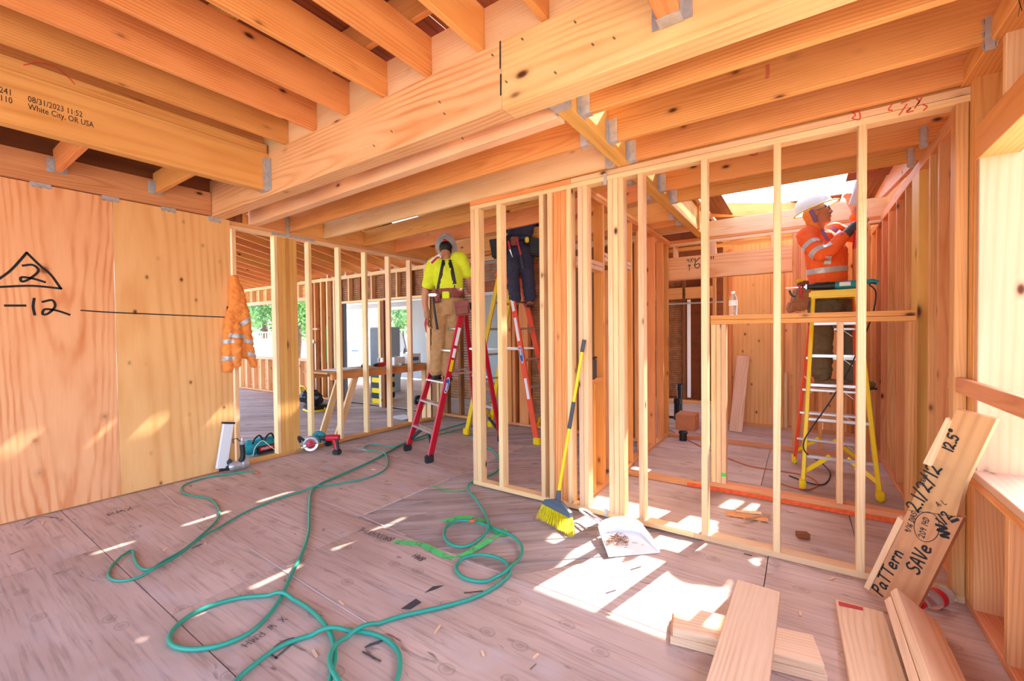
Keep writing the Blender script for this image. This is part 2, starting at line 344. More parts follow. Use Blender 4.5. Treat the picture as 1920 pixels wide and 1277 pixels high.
# ---------------------------------------------------------------- hand lettering (flat ink strokes)
G = {
 'P': [[(0, 0), (.1, 1)], [(.1, .95), (.45, 1), (.6, .8), (.45, .55), (.05, .5)]], 'a': [[(.5, .5), (.2, .55), (.05, .25), (.2, 0), (.45, .2), (.5, .5), (.5, .1), (.6, 0)]],
 'T': [[(0, .95), (.7, 1)], [(.35, 1), (.3, 0)]], 'e': [[(.05, .3), (.5, .35), (.4, .55), (.15, .55), (.02, .25), (.2, 0), (.55, .08)]],
 'r': [[(.05, .55), (.1, 0)], [(.08, .35), (.3, .55), (.5, .5)]], 'n': [[(.05, .55), (.05, 0)], [(.05, .35), (.3, .55), (.45, .4), (.5, 0)]],
 'S': [[(.6, .9), (.3, 1), (.05, .8), (.2, .55), (.5, .42), (.55, .15), (.25, 0), (0, .1)]], 'A': [[(0, 0), (.3, 1), (.6, 0)], [(.1, .35), (.5, .35)]],
 'V': [[(0, 1), (.28, 0), (.6, 1)]], 'v': [[(0, .6), (.2, 0), (.45, .6)]], '1': [[(.15, 1), (.12, 0)]], '2': [[(.02, .78), (.2, 1), (.5, .9), (.45, .55), (.05, .02), (.25, .1), (.65, .0)]],
 '/': [[(0, -.1), (.5, 1.1)]], '.': [[(.05, .02), (.1, .0), (.1, .05)]], '5': [[(.6, 1), (.15, .97), (.08, .55), (.4, .6), (.55, .3), (.35, 0), (.02, .08)]],
 'o': [[(.2, 1.1), (.05, .98), (.15, .82), (.32, .9), (.3, 1.05), (.2, 1.1)]], '-': [[(0, .5), (.6, .52)]], '0': [[(.3, 1), (.02, .6), (.15, .02), (.45, .1), (.55, .6), (.3, 1)]],
 '9': [[(.5, .75), (.25, 1), (.05, .75), (.25, .5), (.5, .75), (.42, 0)]], '4': [[(.1, 1), (.05, .45), (.6, .5)], [(.45, .9), (.42, 0)]], 'D': [[(.05, 0), (.08, 1)], [(.0, 1), (.45, .85), (.55, .4), (.3, .02), (0, 0)]],
 '6': [[(.5, 1), (.15, .65), (.02, .25), (.25, 0), (.5, .2), (.4, .42), (.08, .3)]], '8': [[(.5, .85), (.25, 1), (.08, .8), (.5, .3), (.3, 0), (.05, .2), (.5, .8)]], 'X': [[(0, 1), (.55, 0)], [(.55, 1), (0, 0)]],
 'x': [[(0, .55), (.4, 0)], [(.4, .55), (0, 0)]], '^': [[(.2, 0), (.2, 1)], [(.0, .7), (.2, 1), (.4, .7)]], '"': [[(.1, 1), (.08, .75)], [(.3, 1), (.28, .75)]], 'U': [[(0, 1), (.05, .2), (.3, 0), (.5, .2), (.5, 1)]],
 'W': [[(0, 1), (.15, 0), (.3, .7), (.45, 0), (.6, 1)]], 'M': [[(0, 0), (.08, 1), (.3, .3), (.5, 1), (.6, 0)]], 'L': [[(0, 1), (.02, 0), (.45, 0)]], 's': [[(.4, .5), (.1, .5), (.1, .35), (.38, .2), (.3, 0), (0, .03)]],
 'k': [[(.03, 1), (.03, 0)], [(.4, .6), (.05, .3), (.42, 0)]], 'm': [[(0, .55), (0, 0)], [(0, .4), (.2, .55), (.28, .4), (.28, 0)], [(.28, .4), (.48, .55), (.58, .4), (.58, 0)]], 'i': [[(.1, .55), (.1, 0)], [(.1, .75), (.1, .8)]], 't': [[(.2, .9), (.18, .1), (.35, 0)], [(0, .6), (.4, .6)]],
 'I': [[(.1, 1), (.1, 0)]], 'R': [[(0, 0), (.05, 1), (.45, .95), (.45, .6), (.05, .5), (.55, 0)]], 'E': [[(.5, 1), (.05, 1), (0, 0), (.5, 0)], [(.02, .5), (.4, .5)]], 'N': [[(0, 0), (.03, 1), (.5, 0), (.53, 1)]], 'H': [[(0, 0), (0, 1)], [(.5, 0), (.5, 1)], [(0, .5), (.5, .5)]], 'G': [[(.55, .85), (.3, 1), (.05, .7), (.05, .25), (.3, 0), (.55, .2), (.55, .45), (.3, .45)]], 'O': [[(.3, 1), (.02, .6), (.15, .02), (.45, .1), (.55, .6), (.3, 1)]], ' ': [], 'K': [[(0, 0), (0, 1)], [(.5, 1), (.02, .45), (.5, 0)]], 'C': [[(.55, .85), (.3, 1), (.05, .7), (.05, .25), (.3, 0), (.55, .15)]], 'B': [[(0, 0), (0, 1), (.4, .95), (.4, .6), (0, .5), (.5, .45), (.5, .05), (0, 0)]], ',': [[(.1, .05), (.05, -.1)]], ':': [[(.1, .2), (.1, .25)], [(.1, .6), (.1, .65)]], '3': [[(.05, .95), (.4, 1), (.45, .7), (.2, .55), (.5, .35), (.4, .02), (.02, .05)]], 'y': [[(0, .55), (.2, .05)], [(.45, .55), (.1, -.35)]], 'h': [[(0, 1), (0, 0)], [(0, .4), (.25, .55), (.4, .4), (.4, 0)]], 'z': [[(0, .55), (.4, .55), (0, 0), (.42, 0)]], 'd': [[(.4, 1), (.4, 0)], [(.4, .4), (.15, .5), (0, .2), (.2, 0), (.4, .15)]]}
def ribbon(bm, pts, w, nrm):
    pts = [Vector(p) for p in pts]; L = []; Rr = []
    for i, p in enumerate(pts):
        a = pts[max(i-1, 0)]; b = pts[min(i+1, len(pts)-1)]; tg = (b-a)
        if tg.length < 1e-9: tg = Vector((1, 0, 0))
        s = nrm.cross(tg.normalized())*w/2
        if i == 0: p = p-tg.normalized()*w*.4
        if i == len(pts)-1: p = p+tg.normalized()*w*.4
        L.append(bm.verts.new(p+s)); Rr.append(bm.verts.new(p-s))
    for i in range(len(pts)-1): bm.faces.new((L[i], L[i+1], Rr[i+1], Rr[i]))
def ink(name, parent, strokes, w, nrm, mat='ink', lift=.0012, sub=5):
    nrm = Vector(nrm).normalized(); bm = bmesh.new()
    for s in strokes:
        p = smoothpath(s, sub) if len(s) > 2 else [Vector(q) for q in s]
        ribbon(bm, [q+nrm*lift for q in p], w, nrm)
    bmesh.ops.recalc_face_normals(bm, faces=bm.faces); return bmobj(name, bm, mat, parent)
def write(name, parent, text, org, u, v, size, w, mat='ink', gap=.22, lift=.0012):
    u, v = Vector(u).normalized(), Vector(v).normalized(); org = Vector(org); x = 0; st = []
    for ch in text:
        g = G.get(ch, [])
        wd = max([p[0] for s in g for p in s], default=.35)
        for s in g: st.append([org+u*((x+p[0])*size)+v*(p[1]*size) for p in s])
        x += wd+gap
    return ink(name, parent, st, w, u.cross(v), mat, lift)
def textmesh(name, parent, text, org, u, v, size, mat, lift=.0012, shear=0, xs=1.):
    c = bpy.data.curves.new(name, 'FONT'); c.body = text; c.size = size; c.shear = shear; c.resolution_u = 2; c.space_line = .9
    o = bpy.data.objects.new(name, c); TMP.collection.objects.link(o); TMP.view_layers[0].update(); dg = TMP.view_layers[0].depsgraph
    me = bpy.data.meshes.new_from_object(o.evaluated_get(dg)); bpy.data.objects.remove(o); bpy.data.curves.remove(c)
    u, v = Vector(u).normalized(), Vector(v).normalized(); n = u.cross(v).normalized()
    m = Matrix((u, v, n)).transposed().to_4x4(); m.translation = Vector(org)+n*lift; me.transform(Matrix.Diagonal((xs, 1, 1, 1))); me.transform(m)
    me.materials.clear(); return mobj(name, me, mat, parent)
# ================================================================ FLOOR
floor = struct('floor', 'dusty plywood subfloor with diagonal planks showing where sheets are missing')
def clip(poly, rect):
    x0, x1, y0, y1 = rect
    for ax, lim, sgn in ((0, x0, 1), (0, x1, -1), (1, y0, 1), (1, y1, -1)):
        out = []
        for i, p in enumerate(poly):
            q = poly[(i+1) % len(poly)]; a = (p[ax]-lim)*sgn; b = (q[ax]-lim)*sgn
            if a >= 0: out.append(p)
            if a*b < 0: t = a/(a-b); out.append((p[0]+(q[0]-p[0])*t, p[1]+(q[1]-p[1])*t))
        poly = out
        if len(poly) < 3: return None
    return poly
def planks(rect, w, name='plank', mat='floorplank', top=-.012, ang=R(41)):
    d = Vector((math.cos(ang), math.sin(ang))); n = Vector((-d.y, d.x))
    cx = Vector(((rect[0]+rect[1])/2, (rect[2]+rect[3])/2)); k = int(math.hypot(rect[1]-rect[0], rect[3]-rect[2])/2/w)+1
    for i in range(-k, k+1):
        c = cx+n*(i*w); L = 20; h = w/2-.0045
        q = [c-d*L-n*h, c+d*L-n*h, c+d*L+n*h, c-d*L+n*h]
        p = clip([(v.x, v.y) for v in q], rect)
        if not p: continue
        p = [a for j, a in enumerate(p) if math.hypot(a[0]-p[j-1][0], a[1]-p[j-1][1]) > 1e-4]
        if len(p) < 3: continue
        # turn the piece so that its grain follows the plank
        o = prism(name, None, p, top-.02-random.random()*.002, top-random.random()*.003, mat); COL.objects.unlink(o)
        me = o.data; me.transform(Matrix.Rotation(-ang, 4, 'Z')); o.rotation_euler = (0, 0, ang); link(o, floor)
prism('slab', floor, [(-14, -3), (3, -3), (3, 10.2), (-14, 10.2)], -.2, -.045, 'floorplank')
planks((-5.06, -.40, 1.98, 6.0), .135)
planks((-13.2, -5.06, .2, 5.4), .19)
def fp(x0, x1, y0, y1): prism('floor_panel', floor, [(x0, y0), (x1, y0), (x1, y1), (x0, y1)], -.013, -random.random()*.0015, 'floorply')
g = .0025
for x0, x1 in ((-5.06, -3.85), (-3.85, -1.42), (-1.42, 1.02)):
    fp(x0+g, x1-g, -2.2, .79-g)
for x0, x1 in ((-5.06, -2.62), (-2.62, -.18), (-.18, 1.02)):
    fp(x0+g, x1-g, .79+g, 2.012)
fp(-5.06+g, -4.3, 2.016, 3.1); fp(-4.3+g, -2.82, 2.016, 3.26); fp(-4.62, -2.82, 3.265, 4.45)
prism('floor_panel', floor, [(-1.375, 2.016), (-.17, 2.016), (-.17, 3.2), (-.42, 3.2), (-.86, 2.63)], -.013, 0, 'floorply')
fp(-.165, 1.02, 2.016, 3.2)
for x0, x1, y0, y1 in ((-1.50, .3, 3.2, 4.42), (.3, 1.02, 3.2, 4.42), (-1.5, -.3, 4.42, 5.95), (-.3, 1.02, 4.42, 5.95), (-1.5, 1.02, 5.95, 7.3), (-2.6, 1.02, 7.3, 9.6)):
    fp(x0+g, x1-g, y0+g, y1-g)
fp(-9.5, -4.2, 5.5, 9.6)
# chalk, spray paint and pencil on the floor
def fl2(*q): return [fl(x, y)+Vector((0, 0, .0)) for x, y in q]
ink('chalk_line', floor, [fl2((470, 1030), (575, 1098), (690, 1170)), fl2((300, 920), (335, 951)), fl2((600, 938), (672, 966), (760, 1004)), fl2((795, 1022), (880, 1055), (950, 1078))], .007, (0, 0, 1), 'chalk', .002)
ink('spray_mark', floor, [fl2((745, 1017), (790, 1022), (848, 1047), (890, 1030), (945, 995))], .055, (0, 0, 1), 'spray', .003)
ink('spray_mark', floor, [fl2((838, 975), (870, 968), (905, 975))], .06, (0, 0, 1), 'spray', -.006)
ink('spray_mark', floor, [fl2((925, 990), (945, 1000))], .06, (0, 0, 1), 'spray', -.006)
ink('spray_mark', floor, [fl2((812, 912), (850, 922), (872, 918))], .022, (0, 0, 1), 'spray', .003)
def fwrite(text, a, b, size, w, mat='pencil'):
    p = fl(*a); q = fl(*b); u = (q-p).normalized(); write('writing', floor, text, p+Vector((0, 0, .002)), u, Vector((-u.y, u.x, 0)), size, w, mat)
fwrite('8MIIXHXI-L', (742, 1010), (620, 972), .055, .006)
fwrite('D', (560, 1200), (500, 1185), .12, .008); fwrite('X W RMH', (528, 1158), (478, 1192), .042, .0035); fwrite('8MH', (800, 1048), (755, 1025), .045, .006)
fwrite('RMX', (205, 968), (270, 950), .07, .005)
ink('pencil_mark', floor, [fl2((45, 985), (75, 970), (110, 972)), fl2((20, 1040), (45, 1030)), fl2((100, 1078), (132, 1066))], .006, (0, 0, 1), 'pencil', .002)
for pts in ([(752, 1142), (780, 1123), (790, 1130), (770, 1143)], [(796, 1112), (812, 1100), (832, 1098), (815, 1106)], [(682, 1222), (700, 1232), (714, 1240), (700, 1236)]):
    sheet('torn_paper', floor, [p+Vector((0, 0, .002)) for p in fl2(*pts)], 'darkgrey', .001)

# ================================================================ LEFT WALL (plywood, then open studs)
XL = -4.94
wl = struct('wall_left', 'left wall of plywood sheets running on as open studs between two rooms')
for y0, y1, mt in ((-2.2, -.07, 'plywood'), (-.067, 1.152, 'plywood'), (1.156, 2.07, 'plyknot')):
    bx('plywood_sheet', wl, XL-.015, XL, y0, y1, .012, 2.60, mt, 0, 'z')
bx('bottom_plate', wl, XL-.105, XL-.016, -2.2, 5.3, 0, .038, 'joist')
bx('top_plate', wl, XL-.105, XL-.016, -2.2, 5.4, 2.524, 2.560, 'stud')
bx('top_plate', wl, XL-.105, XL-.016, -2.2, 5.4, 2.562, 2.60, 'fir')
ys = [2.095, 2.53]+[2.53+.406*k for k in range(1, 7)]
for y in [-1.6, -.8, 0, .8, 1.6]+ys: bx('stud', wl, XL-.105, XL-.016, y, y+.038, .038, 2.524, 'stud')
for i in range(5): bx('post_ply', wl, XL-.105-.006*(i % 2), XL-.016, 2.571+i*.044, 2.571+i*.044+.043, .038, 2.524, 'lvl')
bx('stud', wl, XL-.105, XL-.016, 4.97, 5.11, .038, 2.524, 'stud')
# ledger and upper sheathing
bx('ledger', wl, XL-.012, XL+.028, -2.2, 1.895, 2.608, 2.835, 'fir')
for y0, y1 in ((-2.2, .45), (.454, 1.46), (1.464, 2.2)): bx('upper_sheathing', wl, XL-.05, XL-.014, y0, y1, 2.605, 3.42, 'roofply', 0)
bx('upper_plate', wl, XL-.012, XL+.03, -2.2, 1.9, 3.18, 3.22, 'oldwood')
# tie plates at the seam
def nailplate(parent, c, u, v, w, h, name='tie_plate'):
    u, v = Vector(u), Vector(v); n = u.cross(v).normalized(); bm = bmesh.new(); c = Vector(c)
    m = Matrix((u, v, n)).transposed()
    add_box(bm, c, (w, h, .004), m.to_4x4())
    for i in range(4):
        for j in range(2): add_box(bm, c+u*((i-1.5)*w*.24)+v*((j-.5)*h*.5)+n*.002, (.009, .009, .006), m.to_4x4())
    for s in (-1, 1):
        for i in range(3): add_box(bm, c+u*((i-1)*w*.36)+v*(s*h*.55), (w*.14, h*.22, .004), m.to_4x4())
    return bmobj(name, bm, 'galv', parent)
for x, y in ((76, 345), (207, 371), (316, 391), (403, 411)):
    p = onX(x, y, XL+.004); nailplate(wl, p, (0, 1, 0), (0, 0, 1), .115, .052)
bx('strap', wl, XL-.016, XL-.012, 2.5, 3.02, 2.535, 2.565, 'galv', 0)
# marker drawing on the plywood
wx = XL
def mk(*q): return [onX(x, y, wx) for x, y in q]
ink('writing', wl, [mk((0, 522), (22, 505), (50, 474)), mk((50, 474), (75, 498), (95, 515), (114, 541)), mk((114, 541), (60, 536), (0, 538)),
    mk((43, 498), (62, 497), (72, 508), (55, 523), (41, 528), (40, 520), (60, 522), (84, 529)), mk((10, 573), (47, 573)),
    mk((64, 560), (62, 575), (65, 590)), mk((80, 566), (98, 563), (103, 575), (90, 588), (80, 589), (84, 580), (105, 582), (130, 590))], .016, (1, 0, 0), 'ink', .002)
ink('writing', wl, [mk((152, 582), (215, 586), (355, 592), (425, 595)), mk((426, 575), (426, 594))], .010, (1, 0, 0), 'ink', .002)

# ================================================================ PARTITION (y = 3.05)
wp = struct('wall_partition', 'open stud partition wall with pale studs standing on a nailed bottom plate')
Y1, Y2 = 3.05, 3.139
bx('bottom_plate', wp, -2.512, -.60, Y1, Y2, 0, .038, 'stud'); bx('bottom_plate', wp, -.598, .688, Y1, Y2, 0, .038, 'stud')
bx('top_plate', wp, -2.512, .70, Y1, Y2, 2.522, 2.558, 'stud'); bx('top_plate', wp, -2.512, -1.50, Y1, Y2, 2.56, 2.597, 'joist'); bx('top_plate', wp, -1.497, .70, Y1, Y2, 2.56, 2.597, 'stud')
bx('nailer', wp, -1.0, .70, Y1+.02, Y2-.02, 2.598, 2.655, 'joist')
for x0, x1, d, m in ((-2.512, -2.466, 0, 'stud'), (-2.464, -2.42, 0, 'stud'), (-2.218, -2.174, 0, 'stud'), (-1.786, -1.748, 0, 'stud'), (-1.708, -1.670, 0, 'stud'), (-1.668, -1.604, .03, 'joist'), (-1.602, -1.540, .03, 'joist'),
      (-1.538, -1.500, 0, 'stud'), (-1.44, -1.402, 0, 'jamb'), (-1.40, -1.362, 0, 'stud'), (-1.196, -1.158, 0, 'stud'), (-1.156, -1.118, 0, 'stud'), (-1.116, -1.078, 0, 'stud'),
      (-.970, -.932, 0, 'stud'), (-.551, -.513, 0, 'stud'), (-.143, -.105, 0, 'stud'), (.258, .296, 0, 'stud'), (.640, .688, .0, 'fir')):
    bx('stud', wp, x0, x1, Y1+d, Y2, .038, 2.522, m)
bx('clip', wp, -1.225, -1.20, Y1-.004, Y1, 2.49, 2.575, 'galv', 0); bx('clip', wp, -1.235, -1.205, Y1-.004, Y1, .0, .06, 'galv', 0)
def onP(*q): return [onY(x, y, Y1) for x, y in q]
ink('writing', wp, [onP((1598, 210), (1604, 216), (1598, 222), (1612, 224), (1610, 208), (1598, 210)), onP((1672, 196), (1666, 206), (1673, 207)), onP((1690, 194), (1704, 188)), onP((1686, 216), (1700, 196)), onP((1700, 208), (1708, 203), (1700, 211), (1712, 208)), onP((1715, 203), (1728, 184)), onP((1718, 185), (1724, 190), (1720, 196)), onP((1730, 196), (1738, 200), (1732, 207))], .006, (0, -1, 0), 'redink')

# ================================================================ wall running back from the partition (x = -1.5)
ww = struct('wall_passage', 'stud wall of the passage behind the partition with a framed niche')
a0, a1 = -1.545, -1.456
bx('bottom_plate', ww, a0, a1, 3.145, 5.94, 0, .038, 'fir'); bx('top_plate', ww, a0, a1, 3.145, 5.94, 2.522, 2.558, 'joist'); bx('top_plate', ww, a0, a1, 3.145, 5.94, 2.56, 2.597, 'joist')
for y in (3.60, 4.36, 4.80, 5.20, 5.58, 5.82): bx('stud', ww, a0, a1, y, y+.04, .038, 2.522, 'joist')
bx('niche_header', ww, a0, a1, 3.145, 3.598, 1.93, 1.967, 'jamb'); bx('niche_header', ww, a0, a1, 3.145, 3.598, 1.97, 2.007, 'jamb'); bx('niche_header', ww, a0, a1, 3.645, 4.355, 2.03, 2.067, 'jamb'); bx('niche_header', ww, a0, a1, 3.645, 4.355, 2.07, 2.107, 'jamb')
bx('niche_sill', ww, a0, a1, 3.145, 3.598, .955, .993, 'joist'); bx('niche_stud', ww, a0, a1, 3.38, 3.42, .04, .953, 'joist'); bx('niche_stud', ww, a0, a1, 3.30, 3.34, 2.009, 2.52, 'joist')
write('writing', ww, 'XXIXNN', (a1, 5.84, 1.2), (0, 0, 1), (0, -1, 0), .03, .004); 
bx('writing_board', ww, a0-.10, a0-.01, 4.0, 4.28, .04, 2.0, 'fir')

# ================================================================ far wall of that room (y = 5.95)
wf = struct('wall_far', 'far stud wall with a doubled header over a wide opening')
b0, b1 = 5.95, 6.04
bx('top_plate', wf, -1.545, .69, b0, b1, 2.522, 2.558, 'stud'); bx('top_plate', wf, -1.545, .69, b0, b1, 2.56, 2.597, 'joist')
bx('header', wf, -1.50, -.09, b0-.02, b1, 2.075, 2.37, 'beam'); bx('bottom_plate', wf, -1.45, .69, b0-.12, b0-.03, 0, .038, 'fir')
for x in (-1.42, -1.02, -.30): bx('cripple', wf, x, x+.05 if x != -1.02 else x+.12, b0, b1, 2.372, 2.52, 'stud')
bx('rail', wf, -1.5, .02, b0+.03, b1, 2.46, 2.50, 'joist')
for x in (-1.545, -.088, -.046, .0): bx('stud', wf, x, x+.04, b0, b1, .04 if x < -1 else .04, 2.52, 'fir')
for x in (.16, .36, .57): bx('stud', wf, x, x+.038, b0, b1, .04, 2.52, 'joist')
write('writing', wf, '68"', onY(1302, 503, b0-.022), (1, 0, 0), (0, 0, 1), .13, .010); write('writing', wf, '4X4', onY(1288, 492, b0-.022), (1, 0, 0), (0, 0, 1), .05, .006); write('writing', wf, '^', onY(1290, 508, b0-.022), (1, 0, 0), (0, 0, 1), .08, .007)
# beyond: plywood skin and studs
wb = struct('wall_back', 'plywood sheathed back wall with studs seen through the opening')
for x0, x1 in ((-.98, -.372), (-.368, .24), (.244, .83)): bx('plywood_sheet', wb, x0, x1, 7.16, 7.18, 0, 2.7, 'plyknot', 0, 'z')
for x in (-.90, -.30, -.25, .10, .5): bx('stud', wb, x, x+.045, 7.07, 7.158, .04, 2.6, 'joist')
bx('bottom_plate', wb, -1.0, .69, 7.07, 7.158, 0, .038, 'fir')
bx('spray_mark', wb, .02, .2, 7.155, 7.159, 1.23, 1.27, 'greenpaint', 0); bx('pony_strip', wb, -.2, -.16, 7.04, 7.068, .04, .8, 'stud')
# lath wall past the passage
wo = struct('wall_lath', 'old lath wall with brown battens and open studs far behind the passage')
def lathfield(parent, x0, x1, z0, z1, Y, axis='x', mat='lath'):
    bm = bmesh.new(); z = z0
    while z < z1:
        a = x0+random.uniform(0, .02); b = x1-random.uniform(0, .02)
        if axis == 'x': add_box(bm, ((a+b)/2, Y+random.uniform(0, .004), z+.017), (b-a, .008, .034))
        else: add_box(bm, (Y+random.uniform(0, .004), (a+b)/2, z+.017), (.008, b-a, .034))
        z += .043
    o = bmobj('lath_field', bm, mat, parent); o['kind'] = 'stuff'; return o
lathfield(wo, -2.75, -1.95, .1, 2.5, 8.9); bx('plaster_back', wo, -2.9, 1.0, 8.93, 8.97, 0, 3.34, 'oldwood', 0)
for x in (-2.78, -2.42, -1.93, -1.55): bx('stud', wo, x, x+.06, 8.80, 8.895, 0, 2.5, 'oldwood')
bx('header', wo, -2.8, -1.4, 8.80, 8.89, 2.02, 2.24, 'fir'); bx('casing', wo, -1.84, -1.78, 8.79, 8.82, .1, 2.0, 'whitetrim'); bx('stud', wo, -1.32, -1.26, 7.30, 7.39, 0, 2.3, 'stud')
tube('conduit', wo, [(-2.7, 8.77, 1.93), (-1.2, 8.77, 1.93)], .016, 'galv'); rbox('junction_box', wo, (-2.36, 8.75, 1.94), (.10, .06, .10), 'bluetape')
rbox('outlet_box', wo, (-2.5, 8.75, 1.05), (.13, .06, .10), 'galv'); bx('bottom_plate', wo, -2.8, -1.3, 8.75, 8.89, 0, .05, 'fir'); bx('stud', wo, -1.12, -1.08, 7.1, 7.19, .0, 2.4, 'fir')

# ================================================================ half-height wall (y = 4.05)
wh = struct('wall_pony', 'half-height stud wall with doubled cap plates and an orange painted sill')
c0, c1 = 4.05, 4.139
bx('bottom_plate', wh, -1.45, .688, c0, c1, 0, .038, 'fir'); bx('paint', wh, -.85, .688, c0-.003, c0-.0005, .004, .036, 'orangepaint', 0)
bx('bottom_plate', wh, -.66, .688, c0+.002, c1, .0385, .076, 'fir')
bx('cap_plate', wh, -.655, .66, c0, c1, 1.452, 1.489, 'joist'); bx('cap_plate', wh, -.655, .66, c0, c1, 1.491, 1.528, 'joist')
for x in (-.652, -.612, -.572, .224, .62): bx('stud', wh, x, x+.038, c0, c1, .077, 1.45, 'stud' if x < .5 else 'fir')
bx('green_mark', wh, -.57, -.535, c0-.003, c0, .14, .17, 'greenpaint', 0)

# ================================================================ RIGHT WALL (x = .69)
wr = struct('wall_right', 'right wall of warm studs with a wide window opening over a sill')
XR, XO = .69, .83
bx('bottom_plate', wr, XR, XO, -2.2, 7.2, 0, .038, 'fir')
bx('top_plate', wr, XR, XO, 3.1, 7.2, 2.522, 2.597, 'fir'); bx('top_plate', wr, XR-.035, XO, -2.2, 3.1, 2.60, 2.70, 'joist')
for y in (3.16, 3.62, 3.84, 4.62, 5.02, 5.43, 5.84, 6.25, 6.65): bx('stud', wr, XR, XO, y, y+.038, .038, 2.522, 'fir')
bx('post', wr, XR, XO, 4.16, 4.40, .038, 2.522, 'lvl')
for y in (2.972, 3.012, 3.055): bx('stud', wr, XR, XO, y, y+.036, .038, 2.60, 'joist')
bx('jamb_stud', wr, XR+.005, XO+.06, 2.93, 2.97, .716, 2.20, 'jambdark')
bx('sill', wr, XR-.01, XO+.05, -2.2, 2.97, .640, .677, 'joist'); bx('sill', wr, XR-.01, XO+.05, -2.2, 2.97, .679, .716, 'jamb')
bx('window_header', wr, XR, XO, -2.2, 2.97, 2.20, 2.36, 'joist')
for y in (2.60, 2.19, 1.78, 1.4, 1.0, .6): bx('cripple', wr, XR, XO, y, y+.038, 2.362, 2.60, 'stud')
for y in (2.93, 2.52, 2.11, 1.70, 1.3, .9, .5): bx('cripple', wr, XR, XO, y, y+.04, .038, .639, 'fir')
for y0, y1, z0, z1 in ((-2.2, 1.2, 0, .64), (1.204, 2.97, 0, .64), (-2.2, 1.2, 2.36, 2.75), (1.204, 2.97, 2.36, 2.75), (2.974, 4.19, 0, 2.75), (4.194, 5.4, 0, 2.75), (5.404, 7.2, 0, 2.75)): bx('sheathing', wr, XO+.001, XO+.013, y0, y1, z0, z1, 'fir', 0)
bx('brace', wr, XR-.042, XR-.012, .3, 3.20, 1.075, 1.15, 'fir')
write('writing', wr, 'XO', onX(1910, 30, XR-.036), (0, -1, 0), (0, 0, 1), .06, .006, lift=.001)

# ================================================================ CEILING
ce = struct('ceiling', 'exposed roof framing of orange joists, beams, headers and plywood decking')
def hanger(c, dirn, w, h, mat='galv', name='joist_hanger', len_=.06):
    """saddle at point c (bottom centre of the joist end); dirn points along the joist away from its support"""
    d = Vector(dirn).normalized(); s = Vector((0, 0, 1)).cross(d).normalized(); c = Vector(c); bm = bmesh.new()
    m = Matrix((d, s, Vector((0, 0, 1)))).transposed().to_4x4()
    add_box(bm, c+d*len_/2+Vector((0, 0, -.002)), (len_, w+.006, .003), m)
    for k in (-1, 1):
        add_box(bm, c+d*len_/2+s*k*(w/2+.0025)+Vector((0, 0, h/2)), (len_, .003, h), m)
        add_box(bm, c+d*.002+s*k*(w/2+.02)+Vector((0, 0, h/2)), (.003, .035, h), m)
        for q in (.25, .5, .75): add_box(bm, c+d*.005+s*k*(w/2+.02)+Vector((0, 0, h*q)), (.006, .009, .009), m)
    return bmobj(name, bm, mat, ce)
BZ0, BZ1 = 2.60, 2.962
bx('main_beam', ce, -5.02, -1.336, 1.90, 2.03, BZ0, BZ1, 'beam'); bx('main_beam', ce, -1.334, 1.3, 1.90, 2.03, BZ0, BZ1, 'beam')
ink('beam_mark', ce, [[onY(938, y, 1.90) for y in (78, 95, 110, 128)], [onY(939, y, 1.90) for y in (140, 160, 178)]], .009, (0, -1, 0), 'ink', .001)
ink('nail_mark', ce, [[onY(x, y, 1.9), onY(x+3, y+3, 1.9)] for x, y in ((832, 212), (823, 190), (922, 102), (948, 152), (1040, 135), (1077, 40), (866, 258), (733, 245), (700, 272), (978, 72), (1110, 82), (1150, 70))], .008, (0, -1, 0), 'boot', .001)
jx = [-3.083+.406*k for k in range(-4, 12)]
for i, x in enumerate(jx):
    if x-.038 < -4.9: continue
    bx('joist', ce, x-.038, x, -2.2, 1.96, BZ1+.002, BZ1+.237, 'joist')
    if i+1 < len(jx): bx('blocking', ce, x+.002, x+.366, 1.915, 1.955, BZ1+.002, BZ1+.237, 'stud')
# long header beam hung on the main beam, with the small joists to the ledger
bx('header_beam', ce, -3.87, -3.78, -2.2, 1.898, 2.635, 2.945, 'lvl'); hanger((-3.825, 1.898, 2.635), (0, -1, 0), .09, .27, len_=.05)
bx('nailer', ce, -3.86, -3.80, -2.2, 1.895, 2.947, 3.03, 'joist')
o1 = (0, 1, 0); tx = -3.779
ft = onX(53, 186, tx); 
textmesh('stamp', ce, '08/31/2023 11:52\nWhite City, OR USA', onX(52, 190, tx), (0, 1, 0), (0, 0, 1), .050, 'ink', xs=.66); textmesh('stamp', ce, '1241\n1110', onX(52, 190, tx)-Vector((0, .125, -.004)), (0, 1, 0), (0, 0, 1), .050, 'ink', xs=.66)
ink('curve_mark', ce, [[onX(x, y, -3.798) for x, y in ((45, 122), (70, 118), (100, 124), (128, 145), (140, 158))]], .006, (1, 0, 0), 'redink', .001)
for y in (-.35, .22, .80, 1.43):
    bx('stub_joist', ce, XL+.03, -3.872, y, y+.04, 2.705, 2.89, 'joist'); hanger((XL+.031, y+.02, 2.705), (1, 0, 0), .04, .11); hanger((-3.872, y+.02, 2.705), (-1, 0, 0), .04, .11)
# joist hung low on the main beam at the right
bx('joist', ce, -.50, -.41, -2.2, 1.898, 2.69, 2.955, 'joist'); hanger((-.455, 1.898, 2.69), (0, -1, 0), .09, .20, len_=.07)
